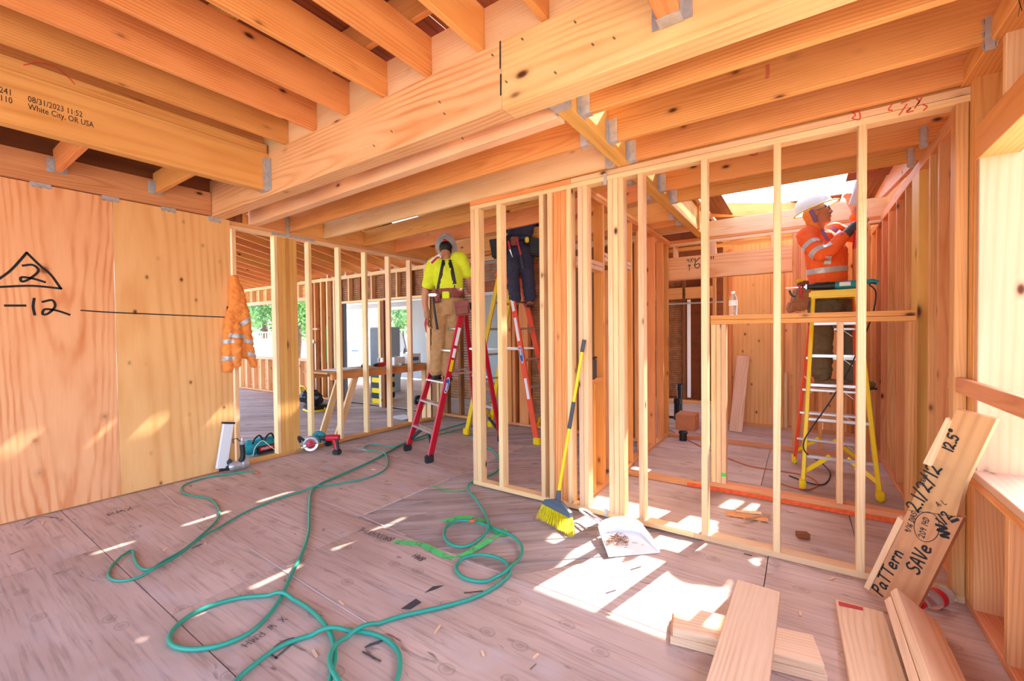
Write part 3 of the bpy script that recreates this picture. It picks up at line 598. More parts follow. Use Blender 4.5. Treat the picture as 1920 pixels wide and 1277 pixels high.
# middle bay joists, between left wall and long header
HX0, HX1 = -1.115, -1.025
mid = [(2.135, 2.305), (2.545, 2.705), (2.96, 3.15), (3.42, 3.745), (3.90, 4.31), (4.75, 5.12), (5.06, 5.30)]
for i, (yh, yl) in enumerate(mid):
    sk_ = 'stud' if i in (0, 2) else 'joist'
    member('joist', ce, (XL-.06, yl+.02, 2.705 if i else 2.70), (HX0-.002, yh+.02, 2.693 if i else 2.68), .038 if i else .085, .205, sk_)
    hanger((HX0-.001, yh+.02, 2.588), (-1, 0, 0), .04, .10)
    if i+1 < len(mid): bx('blocking', ce, XL-.07, XL-.03, yl+.045, mid[i+1][1]-.005, 2.602, 2.80, 'joist')
bx('blocking', ce, XL-.07, XL-.03, 2.05, 2.25, 2.602, 2.80, 'joist')
bx('strap', ce, XL-.02, XL-.005, 2.672, 2.698, 2.53, 2.76, 'galv', 0)
bx('stub_blocking', ce, -2.62, -2.58, 3.07, 3.42, 2.61, 2.79, 'joist')
# the long header along the passage
bx('long_header', ce, HX0, HX1, 2.032, 5.98, 2.60, 2.86, 'lvl'); hanger((-1.07, 2.032, 2.6), (0, 1, 0), .09, .14, len_=.07)
for i, y in enumerate((2.21, 2.63, 3.0, 3.80, 4.20)):
    bx('joist', ce, HX1+.002, XR+.10 if i < 3 else XR+.1, y, y+.04, 2.605, 2.84, 'joist'); hanger((HX1+.002, y+.02, 2.605), (1, 0, 0), .04, .14)
    if i in (1, 3, 4): nailplate(ce, (XR-.04, y-.004, 2.63), (0, 0, 1), (1, 0, 0), .14, .035, 'rafter_tie')
write('writing', ce, 'XX', (HX1, 5.1, 2.66), (0, 1, 0), (0, 0, 1), .12, .006); write('writing', ce, 'HX', (HX1, 5.4, 2.66), (0, 1, 0), (0, 0, 1), .1, .006)
ink('paint_dab', ce, [[(-.15, 2.63, 2.78), (-.148, 2.63, 2.745), (-.152, 2.63, 2.72)]], .018, (0, -1, 0), 'reddab'); ink('paint_dab', ce, [[(-.33, 3.80, 2.755), (-.30, 3.80, 2.745), (-.285, 3.80, 2.755)]], .018, (0, -1, 0), 'reddab')
# framing around the open skylight, beyond the far wall
bx('skylight_beam', ce, -1.02, .75, 5.99, 6.03, 2.60, 2.80, 'stud'); bx('skylight_beam', ce, -1.02, .75, 6.62, 6.66, 2.72, 2.92, 'jamb'); bx('skylight_beam', ce, -1.02, .75, 7.2, 7.24, 2.86, 3.1, 'jamb')
member('hip_rafter', ce, (-1.0, 6.0, 2.95), (.2, 7.3, 3.05), .04, .18, 'joist'); member('hip_rafter', ce, (.72, 4.3, 2.72), (.72, 7.2, 3.0), .04, .18, 'jamb'); bx('skylight_trimmer', ce, .40, .44, 6.03, 6.62, 2.62, 2.8, 'joist')
bx('skylight_curb', ce, -1.02, -.98, 4.25, 7.2, 2.90, 3.08, 'stud')
# plywood decking; the joints between sheets are open and let the sun through
bx('rim_board', ce, -5.3, -3.2, 5.46, 5.50, 2.601, 3.348, 'joist'); bx('rim_board', ce, -3.197, -1.0, 5.46, 5.50, 2.601, 3.348, 'joist'); bx('gable_sheathing', ce, -1.0, -.98, 6.0, 9.7, 2.95, 3.36, 'plywood', 0); bx('upper_sheathing', ce, -1.0, .85, 7.26, 7.28, 2.5, 2.95, 'plywood', 0)
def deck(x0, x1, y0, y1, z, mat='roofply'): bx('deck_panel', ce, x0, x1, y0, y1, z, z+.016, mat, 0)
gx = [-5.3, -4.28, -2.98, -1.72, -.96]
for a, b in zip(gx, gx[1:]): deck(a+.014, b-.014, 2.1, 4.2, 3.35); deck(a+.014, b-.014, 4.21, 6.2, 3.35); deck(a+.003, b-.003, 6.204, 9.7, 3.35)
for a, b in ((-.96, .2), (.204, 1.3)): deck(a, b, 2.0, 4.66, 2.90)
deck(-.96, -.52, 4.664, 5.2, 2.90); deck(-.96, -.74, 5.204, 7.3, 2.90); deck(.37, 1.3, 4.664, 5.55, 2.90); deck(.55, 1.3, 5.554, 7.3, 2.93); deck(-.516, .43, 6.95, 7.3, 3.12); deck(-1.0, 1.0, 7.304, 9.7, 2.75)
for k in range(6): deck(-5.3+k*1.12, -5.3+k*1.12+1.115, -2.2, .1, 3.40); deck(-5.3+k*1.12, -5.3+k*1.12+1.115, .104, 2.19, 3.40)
for y in (-.9, -.2, .5, 1.15, 1.75): bx('rafter', ce, -4.98, 1.3, y, y+.04, 3.205, 3.395, 'joist')
for y in (2.7, 3.4, 4.02, 5.36, 5.7): bx('rafter', ce, -5.2, -1.0, y, y+.04, 3.20, 3.345, 'joist')
for x, y in ((-4.925, .25), (-4.925, .85), (-4.925, 1.45)): nailplate(ce, (x+.02, y, 3.17), (0, 1, 0), (0, 0, 1), .08, .08, 'rafter_tie')
sheet('roof_paper', ce, [(-3.6, 3.25, 2.83), (-2.5, 3.05, 2.83), (-2.5, 3.3, 2.84), (-3.6, 3.42, 2.84)], 'paper', .002)
sheet('roof_paper', ce, [(-3.0, 2.8, 2.85), (-2.2, 2.65, 2.85), (-2.2, 2.85, 2.86), (-3.0, 2.9, 2.86)], 'paper', .002)
sheet('roof_paper', ce, [(-2.5, 3.5, 2.82), (-1.6, 3.2, 2.82), (-1.6, 3.4, 2.83), (-2.5, 3.65, 2.83)], 'jamb', .002)
# ================================================================ rooms beyond the left wall
YB = 5.35
wg = struct('wall_rear', 'rear stud wall with old lath, an opening to a grey room and a window opening')
def rearplates(x0, x1):
    bx('top_plate', wg, x0, x1, YB, YB+.09, 2.53, 2.60, 'stud')
rearplates(-13.2, -1.6)
bx('bottom_plate', wg, -13.2, -8.1, YB, YB+.09, 0, .038, 'fir'); bx('bottom_plate', wg, -5.2, -4.5, YB, YB+.09, 0, .038, 'fir'); bx('bottom_plate', wg, -3.75, -1.6, YB, YB+.09, 0, .038, 'fir')
# window opening to the garden
x = -13.1
while x < -8.9:
    bx('stud', wg, x, x+.04, YB, YB+.09, .04, .80, 'stud'); bx('cripple', wg, x, x+.04, YB, YB+.09, 2.24, 2.53, 'stud'); x += .36
bx('window_sill', wg, -13.2, -9.0, YB-.01, YB+.10, .80, .86, 'jamb'); bx('window_header', wg, -13.2, -9.0, YB, YB+.09, 2.16, 2.24, 'jamb')
bx('low_sheathing', wg, -13.2, -8.9, YB+.092, YB+.104, 0, .8, 'plywood', 0); bx('high_sheathing', wg, -13.2, -8.9, YB+.092, YB+.104, 2.2, 2.6, 'plywood', 0)
for xx in (-8.98, -8.86, -8.62, -8.40, -8.15, -8.08): bx('stud', wg, xx, xx+.05, YB, YB+.09, .04, 2.53, 'fir' if xx < -8.5 else 'stud')
lathfield(wg, -8.85, -8.1, .8, 2.5, YB+.1); bx('back_board', wg, -8.9, -8.0, YB+.115, YB+.13, 0, 2.6, 'oldwood', 0)
# opening to the grey room
bx('opening_header', wg, -8.05, -5.1, YB, YB+.09, 2.03, 2.075, 'stud')
for k in range(9):
    xx = -8.0+k*.36; bx('cripple', wg, xx, xx+.04, YB, YB+.09, 2.077, 2.53, 'stud' if k % 2 else 'oldwood')
lathfield(wg, -8.05, -5.0, 2.06, 2.5, YB+.1); bx('back_board', wg, -8.05, -5.0, YB+.115, YB+.13, 2.05, 2.6, 'oldwood', 0)
for xx, m in ((-6.72, 'stud'), (-6.62, 'oldwood'), (-5.22, 'stud'), (-5.12, 'stud')): bx('stud', wg, xx, xx+.07, YB, YB+.09, 0, 2.03, m)
for xx in (-5.0, -4.7): bx('stud', wg, xx, xx+.05, YB, YB+.09, .04, 2.53, 'oldwood')
lathfield(wg, -5.0, -4.3, .3, 2.5, YB+.1)
bx('opening_header', wg, -4.5, -3.6, YB, YB+.09, 2.05, 2.2, 'oldwood'); lathfield(wg, -4.5, -3.6, 2.2, 2.5, YB+.1)
for xx, w in ((-3.72, .08), (-3.62, .05), (-3.5, .16), (-2.95, .05), (-2.5, .05), (-2.1, .05), (-1.75, .05)): bx('stud', wg, xx, xx+w, YB, YB+.09, .04, 2.53, 'joist')
lathfield(wg, -3.34, -3.0, .1, 2.5, YB+.1); bx('back_board', wg, -3.75, -1.6, YB+.115, YB+.13, 0, 2.6, 'oldwood', 0)
bx('green_mark', wg, -8.41, -8.398, YB-.002, YB, .8, 1.6, 'greenpaint', 0); bx('orange_mark', wg, -8.62, -8.61, YB-.002, YB, 1.0, 1.6, 'orangepaint', 0)
bx('plumbing_shelf', wg, -8.85, -8.65, YB-.06, YB, 1.50, 1.54, 'jamb')
# sloped rafters of the side room
cs = struct('ceiling_side', 'sloped roof of the side room with closely spaced rafters under plywood')
sl_ = .208
x = -13.0
while x < -5.1:
    member('rafter', cs, (x, .2, 2.72+sl_*(YB-.2)), (x, YB+.25, 2.72-sl_*.25), .04, .21, 'joist'); x += .406
for a in range(7):
    x0 = -13.2+a*1.16; sheet('deck_panel', cs, [(x0, .2, 2.84+sl_*(YB-.2)), (x0+1.15, .2, 2.84+sl_*(YB-.2)), (x0+1.15, YB+.3, 2.84-sl_*.3), (x0, YB+.3, 2.84-sl_*.3)], 'roofply', .014)
for k in range(8): bx('rafter_tie', cs, -9.5+.62*k, -9.47+.62*k, YB-.06, YB-.055, 2.56, 2.66, 'galv', 0)
# grey finished room
gr = struct('wall_grey_room', 'pale grey painted walls of the finished room seen through the studs')
YG = 9.3
for x0, x1, z0, z1 in ((-14, -13.35, 0, 2.7), (-10.05, -3.5, 0, 2.7), (-13.35, -10.05, 0, .25), (-13.35, -10.05, 2.28, 2.7)): bx('wall_panel', gr, x0, x1, YG, YG+.1, z0, z1, 'greywall', 0)
bx('soffit', gr, -14, -3.5, 5.55, YG, 2.62, 2.7, 'whitetrim', 0); bx('crown', gr, -14, -3.5, YG-.15, YG-.01, 2.4, 2.62, 'whitetrim'); bx('side_panel', gr, -3.55, -3.45, 5.55, YG, 0, 2.6, 'greywall', 0)
bx('corner_panel', gr, -8.12, -8.05, 5.48, 5.6, 0, 2.05, 'drywallblue', 0)
for i, (x0, x1) in enumerate(((-13.33, -11.2), (-11.18, -10.07))):
    w = struct('window_%d' % (i+1), 'white double-hung window of the grey room looking on to a fence and trees')
    for a, b, c, d in ((x0, x0+.09, .26, 2.27), (x1-.09, x1, .26, 2.27), (x0+.09, x1-.09, .26, .36), (x0+.09, x1-.09, 2.18, 2.27), (x0+.09, x1-.09, 1.2, 1.28)): bx('frame', w, a, b, YG-.03, YG+.08, c, d, 'whitetrim')
    if i == 0: bx('frame', w, (x0+x1)/2-.04, (x0+x1)/2+.04, YG-.03, YG+.08, .36, 2.18, 'whitetrim')
    bx('pane', w, x0+.09, x1-.09, YG+.02, YG+.026, .36, 2.18, 'glass', 0)
    bx('tape_strip', w, x0+.2, x0+.55, YG+.01, YG+.018, .8, .84, 'bluetape', 0)
# outside
gd = struct('ground', 'sunlit bare ground outside the house'); prism('yard', gd, [(-60, -40), (40, -40), (40, 60), (-60, 60)], -.5, -.35, 'ground')
def fence(x0, y0, x1, y1, h=1.75, label='', z0=-.35):
    a = Vector((x0, y0, 0)); b = Vector((x1, y1, 0)); d = (b-a); L = d.length; d.normalize()
    t = thing('garden_fence', label, 'fence', (a.x, a.y, z0)); n = int(L/.16)
    for k in range(n): member('picket', t, a+d*(k*.16+.075)+Vector((0, 0, z0)), a+d*(k*.16+.075)+Vector((0, 0, z0+h)), .14, .02, 'fence', up=(d.y, -d.x, 0), bev=0)
    for z in (z0+.3, z0+h-.15): member('rail', t, a+Vector((0, 0, z))+Vector((d.y, -d.x, 0))*.05, b+Vector((0, 0, z))+Vector((d.y, -d.x, 0))*.05, .05, .09, 'fence', bev=0)
    for z in (z0+h+.02, z0+h+.32): member('lattice_rail', t, a+Vector((0, 0, z)), b+Vector((0, 0, z)), .05, .05, 'fence', bev=0)
    k = 0.1
    while k < L: member('lattice_slat', t, a+d*k+Vector((0, 0, z0+h+.04)), a+d*k+Vector((0, 0, z0+h+.30)), .03, .02, 'fence', up=(d.y, -d.x, 0), bev=0); k += .22
fence(-26, 9.5, -17.3, 9.5, 1.55, 'pale board fence with lattice top seen through the garden window opening')
fence(-19, 13.0, -11, 13.0, 1.6, 'pale board fence with lattice top behind the grey room windows')
def tree(base, h, rad, n, label, seed):
    random.seed(seed); t = thing('garden_tree', label, 'tree', base); base = Vector(base)
    tube('trunk', t, smoothpath([base, base+Vector((.1, .1, h*.3)), base+Vector((-.1, .05, h*.6)), base+Vector((0, 0, h*.9))], 4), [.22-.012*k for k in range(13)], 'bark', 10)
    bm = bmesh.new()
    cl = [base+Vector((random.gauss(0, rad*.45), random.gauss(0, rad*.4), h*random.uniform(.35, 1.0))) for _ in range(26)]
    for _ in range(n):
        c = random.choice(cl); d = Vector((random.gauss(0, 1), random.gauss(0, 1), random.gauss(0, .8))).normalized(); p = c+d*rad*.36*random.random()**.4
        u = Vector((random.gauss(0, 1), random.gauss(0, 1), random.gauss(0, 1))).normalized(); v = u.orthogonal().normalized(); s = random.uniform(.07, .14)
        bm.faces.new([bm.verts.new(p+u*s), bm.verts.new(p+v*s*.5), bm.verts.new(p-u*s), bm.verts.new(p-v*s*.5)])
    o = bmobj('foliage', bm, 'leaf', t)
for i, (b, h, r_, n, l_) in enumerate((((-27, 13, -.35), 6.5, 3.2, 9000, 'leafy green tree beyond the garden window opening, left of its neighbour'), ((-22.5, 12.5, -.35), 6.0, 2.8, 8000, 'leafy green tree beyond the garden window opening, beside the post'), ((-20, 17.5, -.35), 6.5, 3.4, 8000, 'leafy tree behind the left grey room window'), ((-15.0, 17.0, -.35), 6.2, 3.0, 8000, 'leafy tree behind the right grey room window'))):
    tree(b, h, r_, n, l_, 20+i)
random.seed(11)
# ================================================================ PEOPLE
def ring_loft(bm, rings, n=24):
    R_ = [[bm.verts.new(c+u*math.cos(2*PI*k/n)+v*math.sin(2*PI*k/n)) for k in range(n)] for c, u, v in rings]
    for A, B in zip(R_, R_[1:]):
        for k in range(n): bm.faces.new((A[k], A[(k+1) % n], B[(k+1) % n], B[k]))
    bm.faces.new(R_[0][::-1]); bm.faces.new(R_[-1])
def limb(bm, pts, rads, sub=4, n=16):
    P = smoothpath(pts, sub); m = len(pts); rr = []
    for i in range(len(P)):
        t = i/sub; k = min(int(t), m-2); f = t-k; rr.append(rads[k]*(1-f)+rads[k+1]*f)
    add_tube(bm, P, rr, n)
    for p, r in ((P[0], rr[0]), (P[-1], rr[-1])): blob(bm, p, (r, r, r))
def blob(bm, c, s, m=None):
    r = bmesh.ops.create_icosphere(bm, subdivisions=3, radius=1); vs = r['verts']
    bmesh.ops.scale(bm, vec=s, verts=vs)
    if m is not None: bmesh.ops.transform(bm, matrix=m.to_4x4(), verts=vs)
    bmesh.ops.translate(bm, vec=c, verts=vs)
def fuse(name, bm, voxel, smooth, mat, parent, fold=0., freq=14., seed=0.):
    bmesh.ops.recalc_face_normals(bm, faces=bm.faces)
    me = bpy.data.meshes.new(name); bm.to_mesh(me); bm.free(); o = bpy.data.objects.new(name, me); TMP.collection.objects.link(o)
    md = o.modifiers.new('r', 'REMESH'); md.mode = 'VOXEL'; md.voxel_size = voxel
    ms = o.modifiers.new('s', 'SMOOTH'); ms.factor = .5; ms.iterations = smooth
    TMP.view_layers[0].update(); dg = TMP.view_layers[0].depsgraph
    m2 = bpy.data.meshes.new_from_object(o.evaluated_get(dg)); bpy.data.objects.remove(o)
    if fold:
        nn = [v.normal.copy() for v in m2.vertices]; cc = []
        for v, nr in zip(m2.vertices, nn):
            p = v.co*freq+Vector((seed, seed, seed)); q = Vector((p.x, p.y, p.z*1.7))
            cc.extend(v.co+nr*fold*(noise.noise(q)+.6*noise.noise(q*2.3)))
        m2.vertices.foreach_set('co', cc); m2.update()
    m2.materials.clear(); return mobj(name, m2, mat, parent, True)
def hand(bm, w, d, n, s, curl=.5, spread=1.):
    """palm at w pointing along d, palm side n, thumb side s"""
    d, n, s = Vector(d).normalized(), Vector(n).normalized(), Vector(s).normalized()
    m = Matrix((d, s, n)).transposed()
    blob(bm, w+d*.045, (.056, .043, .018), m); blob(bm, w, (.03, .03, .024), m)
    for i, L in enumerate((.074, .082, .076, .060)):
        p = w+d*.085+s*(.033-.022*i)*spread; pts = [w+d*.05+s*(.030-.020*i), p]; a = 0.
        for k, f in enumerate((.42, .32, .26)):
            a += curl*(.7+.3*k); p = p+(d*math.cos(a)+n*math.sin(a))*L*f; pts.append(p)
        add_tube(bm, pts, [.0105, .0102, .0095, .0088, .0072], 10)
    p = w+d*.025+s*.035; q = p+(d*.6+s*.7+n*.3).normalized()*.035; r_ = q+(d*.85+s*.15+n*.5*max(curl, .3)).normalized()*.032
    add_tube(bm, [w+d*.01+s*.015, p, q, r_], [.016, .0135, .012, .009], 10)
def head(bm, c, hr, hf, hu, k=1.):
    m = Matrix((hr, hf, hu)).transposed()
    blob(bm, c+hu*.02*k, (.076*k, .096*k, .105*k), m); blob(bm, c+hf*.025*k-hu*.055*k, (.058*k, .066*k, .062*k), m)
    blob(bm, c+hf*.062*k-hu*.098*k, (.026*k, .022*k, .018*k), m)
    add_tube(bm, [c+hf*.088*k+hu*.028*k, c+hf*.108*k-hu*.012*k, c+hf*.112*k-hu*.026*k, c+hf*.088*k-hu*.034*k], [.009*k, .013*k, .016*k, .010*k], 10)
    for s in (-1, 1):
        blob(bm, c+hr*s*.078*k-hf*.005*k, (.012*k, .020*k, .032*k), m); blob(bm, c+hr*s*.016*k+hf*.098*k-hu*.028*k, (.010*k, .011*k, .009*k), m)
    blob(bm, c+hf*.086*k-hu*.058*k, (.026*k, .012*k, .007*k), m); blob(bm, c+hf*.084*k-hu*.070*k, (.022*k, .011*k, .008*k), m); blob(bm, c+hf*.078*k+hu*.044*k, (.05*k, .018*k, .012*k), m)
def hardhat(parent, c, hr, hf, hu, mat='hatwhite', rim='hatwhite'):
    m = Matrix((hr, hf, hu)).transposed().to_4x4(); bm = bmesh.new(); n = 32; rings = []
    prof = [(.150, -.004), (.148, .006), (.136, .012), (.132, .03), (.126, .06), (.108, .10), (.075, .128), (.035, .140), (.001, .142)]
    for r, h in prof: rings.append([bm.verts.new(c+hr*(r*.92*math.cos(2*PI*k/n))+hf*(r*1.12*math.sin(2*PI*k/n)+(.025 if r > .14 and math.sin(2*PI*k/n) > .3 else 0))+hu*(h+.012*max(0, math.cos(math.pi*math.cos(2*PI*k/n)))*(1 if .02 < h < .139 else 0)*(1 if abs(math.cos(2*PI*k/n)) < .25 else 0))) for k in range(n)])
    for A, B in zip(rings, rings[1:]):
        for k in range(n): bm.faces.new((A[k], A[(k+1) % n], B[(k+1) % n], B[k]))
    bmesh.ops.solidify(bm, geom=bm.faces[:], thickness=.003)
    o = bmobj('hard_hat', bm, mat, parent, angle=60)
    if rim != mat:
        b2 = bmesh.new(); add_tube(b2, [c+hr*(.152*.92*math.cos(a))+hf*(.152*1.12*math.sin(a)+(.025 if math.sin(a) > .3 else 0))+hu*-.003 for a in [2*PI*k/40 for k in range(40)]], .006, 8, closed=True); bmobj('brim', b2, rim, o, angle=60)
    return o
def bandcut(name, parent, src, p, axis, width, mat, near=None, rad=9., off=.004):
    axis = Vector(axis).normalized(); p = Vector(p); bm = bmesh.new(); bm.from_mesh(src.data)
    for s in (-1, 1):
        bmesh.ops.bisect_plane(bm, geom=bm.verts[:]+bm.edges[:]+bm.faces[:], plane_co=p+axis*s*width/2, plane_no=axis*s, clear_outer=True)
    if near is not None: bmesh.ops.delete(bm, geom=[v for v in bm.verts if (v.co-Vector(near)).length > rad], context='VERTS')
    bm.normal_update()
    for v in bm.verts: v.co += v.normal*off
    if not bm.faces: bm.free(); return None
    return bmobj(name, bm, mat, parent, True)
from mathutils.bvhtree import BVHTree
def surf_ribbon(name, parent, targets, path, width, mat, th=.004, sub=5):
    """strap that follows the surface seen along a pixel path"""
    bvs = [BVHTree.FromPolygons([v.co for v in o.data.vertices], [p.vertices for p in o.data.polygons]) for o in targets]
    P = smoothpath([Vector((x, y, 0)) for x, y in path], sub); eye = Vector((0, 0, EYE)); hits = []; last = None
    for q in P:
        best = None
        for b in bvs:
            h = b.ray_cast(eye, ray(q.x, q.y).normalized())
            if h[0] is not None and (best is None or h[3] < best[1]): best = (h[0], h[3])
        if best: last = best[1]; hits.append(best[0])
        elif last: hits.append(eye+ray(q.x, q.y).normalized()*last)
    if len(hits) < 2: return None
    hits = [(hits[max(i-1, 0)]+hits[i]+hits[min(i+1, len(hits)-1)])/3 for i in range(len(hits))]
    bm = bmesh.new(); rows = []
    for i, h in enumerate(hits):
        tg = (hits[min(i+1, len(hits)-1)]-hits[max(i-1, 0)]).normalized(); v = (eye-h).normalized(); s = tg.cross(v).normalized()*width/2
        rows.append([bm.verts.new(h+v*a+s*b) for a, b in ((.001, -1), (th+.004, -1), (th+.007, 0), (th+.004, 1), (.001, 1))])
    for A, B in zip(rows, rows[1:]):
        for k in range(5): bm.faces.new((A[k], A[(k+1) % 5], B[(k+1) % 5], B[k]))
    bm.faces.new(rows[0][::-1]); bm.faces.new(rows[-1]); bmesh.ops.recalc_face_normals(bm, faces=bm.faces)
    return bmobj(name, bm, mat, parent, angle=60)
def bootmesh(parent, ankle, fwd, mat, sole='rubber'):
    fwd = Vector((fwd[0], fwd[1], 0)).normalized(); s = Vector((-fwd.y, fwd.x, 0)); m = Matrix((s, fwd, Vector((0, 0, 1)))).transposed(); bm = bmesh.new(); a = Vector(ankle)
    blob(bm, a+fwd*.06+Vector((0, 0, -.055)), (.046, .125, .040), m); blob(bm, a+fwd*.13+Vector((0, 0, -.055)), (.045, .055, .036), m)
    limb(bm, [a+Vector((0, 0, .09)), a, a+Vector((0, 0, -.05))], [.056, .052, .05]); o = fuse('boot', bm, .008, 2, mat, parent)
    bm = bmesh.new(); add_box(bm, a+fwd*.065+Vector((0, 0, -.092)), (.088, .255, .022), m.to_4x4()); bmesh.ops.bevel(bm, geom=[e for e in bm.edges if abs(e.verts[0].co.z-e.verts[1].co.z) > .015], offset=.035, segments=4, affect='EDGES'); bmobj('sole', bm, sole, o, angle=50)
def person(label, loc, J, r, f, hr, hf, hu, shirt, pants, skin, boot, sleeve='short', hands=None, footdir=None, girth=1., lift=Vector((0, 0, 0)), hat=True, group=None, rim='hatwhite'):
    p = thing('person', label, 'person', loc, group); Z = Vector((0, 0, 1)); b = bmesh.new()
    up = (J['neck']-J['pelvis']).normalized(); g = girth
    tors = [(J['pelvis']-Z*.10, .15, .105), (J['pelvis'], .165, .12), (J['waist'], .145*g, .108*g), (J['chest'], .170*g, .120*g), (J['chest']*.4+J['neck']*.6, .165, .10), (J['neck']-up*.03, .085, .07), (J['neck'], .058, .058)]
    def trings(k, extra, lo=0, hi=7): return [(c, r*(a*k+extra), f*(bb*k+extra)) for c, a, bb in tors[lo:hi]]
    ring_loft(b, trings(.97, -.004)); limb(b, [J['neck']-up*.03, J['neck'], J['head']-hu*.06], [.058, .055, .056])
    head(b, J['head'], hr, hf, hu)
    for s in 'LR':
        limb(b, [J['sh'+s], J['el'+s], J['wr'+s]], [.054, .043, .029]); limb(b, [J['hip'+s], J['kn'+s], J['an'+s]], [.084, .058, .042])
        if hands and s in hands: d, n, t_, cu = hands[s]; hand(b, J['wr'+s]+Vector(d).normalized()*.02, d, n, t_, cu)
    body = fuse('body', b, .0058, 3, skin, p)
    b = bmesh.new(); ring_loft(b, [(J['pelvis'].lerp(J['waist'], .5), r*.170*g, f*.13*g)]+trings(1., .018, 2, 6))
    for s in 'LR':
        e = J['el'+s]; a = J['sh'+s]
        if sleeve == 'short': limb(b, [a+(J['neck']-a)*.25, a, a+(e-a)*.62], [.085, .078, .070])
        else: limb(b, [a+(J['neck']-a)*.25, a, e, e+(J['wr'+s]-e)*.72], [.088, .080, .066, .052])
    sh = fuse('shirt', b, .009, 3, shirt, p, .006, 11, 3.)
    b = bmesh.new(); ring_loft(b, [(J['pelvis']-Z*.12, r*.165, f*.125)]+[(c, r*(a+.012), f*(bb+.012)) for c, a, bb in tors[0:3]][:3])
    for s in 'LR': limb(b, [J['hip'+s], J['kn'+s], J['an'+s]+Z*.02], [.108, .086, .080])
    pa = fuse('trousers', b, .010, 3, pants, p, .010, 13, 9.)
    for s in 'LR': bootmesh(p, J['an'+s]-Z*.0, footdir, boot)
    ht = hardhat(p, J['head']+hu*.055, hr, hf, hu, 'hatwhite', rim) if hat else None
    return p, body, sh, pa, ht
def unit(*v): return Vector(v).normalized()

# ---- worker in the lime shirt, back turned, on the red ladder
D1 = 5.10
J = {k: pd(*v) for k, v in dict(pelvis=(843, 572, D1), waist=(843, 545, D1), chest=(839, 508, D1+.02), neck=(836, 483, D1+.06), head=(836, 468, D1+.15),
    shL=(811, 498, D1), elL=(797, 556, D1-.02), wrL=(801, 592, D1), shR=(865, 486, D1+.02), elR=(881, 530, D1+.1), wrR=(893, 562, D1+.28),
    hipL=(829, 582, D1), knL=(822, 645, D1+.03), anL=(817, 697, D1-.02), hipR=(856, 584, D1), knR=(847, 645, D1+.06), anR=(838, 699, D1+.02)).items()}
r1 = unit(CR.x, CR.y, .0); f1 = unit(CF.x, CF.y, 0)
hf1 = unit(f1.x, f1.y, -.75); hu1 = r1.cross(hf1).normalized()
zf = min(J['anL'].z, J['anR'].z)
p1, body1, sh1, pa1, ht1 = person('person in a lime shirt and tan trousers with suspenders, back turned, on the red ladder', (J['anL'].x, J['anL'].y, zf-.1), J, r1, f1, r1, hf1, hu1, 'lime', 'tan', 'skin2', 'rubber', 'short',
    {'L': (unit(0, .1, -1), r1, f1, .55), 'R': (unit(.3, .6, -.6), -r1, f1, .5)}, footdir=(f1.x, f1.y))
for path in ([(834, 478), (830, 500), (823, 535), (822, 548)], [(838, 478), (846, 500), (853, 535)]): surf_ribbon('suspender', p1, [sh1], path, .044, 'black')
for path in ([(822, 548), (826, 556), (824, 568)], [(853, 534), (850, 545), (848, 558)]): surf_ribbon('suspender_clip', p1, [sh1, pa1], path, .012, 'darkgrey')
bd = surf_ribbon('back_print', p1, [sh1], [(806, 494), (818, 484), (826, 479)], .05, 'white', .001); bd2 = surf_ribbon('back_print', p1, [sh1], [(846, 475), (856, 470), (863, 468)], .05, 'white', .001)
surf_ribbon('print_lettering', bd, [sh1], [(808, 494), (818, 485), (825, 481)], .026, 'red', .003); surf_ribbon('print_lettering', bd2, [sh1], [(848, 475), (856, 471), (862, 469)], .026, 'leather', .003)
up1 = (J['waist']-J['pelvis']).normalized()
bandcut('tool_belt', p1, sh1, J['waist']-up1*.035, up1, .10, 'leather', near=J['waist'], rad=.30, off=.010)
def pouch(parent, c, s, mat, rot, name='pouch', bev=.02):
    o = rbox(name, parent, c, s, mat, rot, bev, 3); m = rot
    rbox('flap', o, Vector(c)+m@Vector((0, -s[1]*.5-.004, s[2]*.28)), (s[0]*1.02, .012, s[2]*.42), mat, rot, .006); return o
rot1 = Matrix((r1, f1, Vector((0, 0, 1)))).transposed()
pouch(p1, pd(867, 578, D1-.16), (.17, .07, .17), 'leather', rot1 @ Matrix.Rotation(R(-6), 3, 'Y')); pouch(p1, pd(818, 560, D1-.13), (.09, .05, .11), 'leather', rot1)
rbox('yellow_pad', p1, pd(832+4, 553, D1-.155), (.085, .02, .08), 'lime', rot1)
hm = tube('hammer', p1, [pd(812, 558, D1-.16), pd(815, 585, D1-.17), pd(820, 618, D1-.16)], [.011, .014, .016], 'black'); rbox('hammer_head', hm, pd(811, 553, D1-.165), (.10, .028, .03), 'steel', rot1)
b = bmesh.new(); limb(b, [J['wrL']+Vector((0, 0, .04)), J['wrL']], [.040, .038]); hand(b, J['wrL']+Vector((0, 0, -.02)), unit(0, .1, -1), r1, f1, .6); fuse('glove', b, .006, 2, 'glove', p1, .002, 40)
pl = tube('pliers', p1, [J['wrL']+Vector((.01, -.03, -.03)), J['wrL']+Vector((0, -.035, -.10)), J['wrL']+Vector((.01, -.03, -.20))], [.012, .014, .006], 'red'); tube('plier_jaw', pl, [J['wrL']+Vector((.01, -.03, -.20)), J['wrL']+Vector((.012, -.03, -.27))], [.008, .003], 'steel')
lathe('hat_ratchet', p1, [(.006, 0), (.018, .002), (.018, .016), (.006, .02)], J['head']-hf1*.115+hu1*.03, 'red', -hf1); 
b = bmesh.new(); blob(b, J['head']+hu1*.01-hf1*.012, (.082, .096, .085), Matrix((r1, hf1, hu1)).transposed()); fuse('hair', b, .007, 1, 'hair', p1, .003, 60)

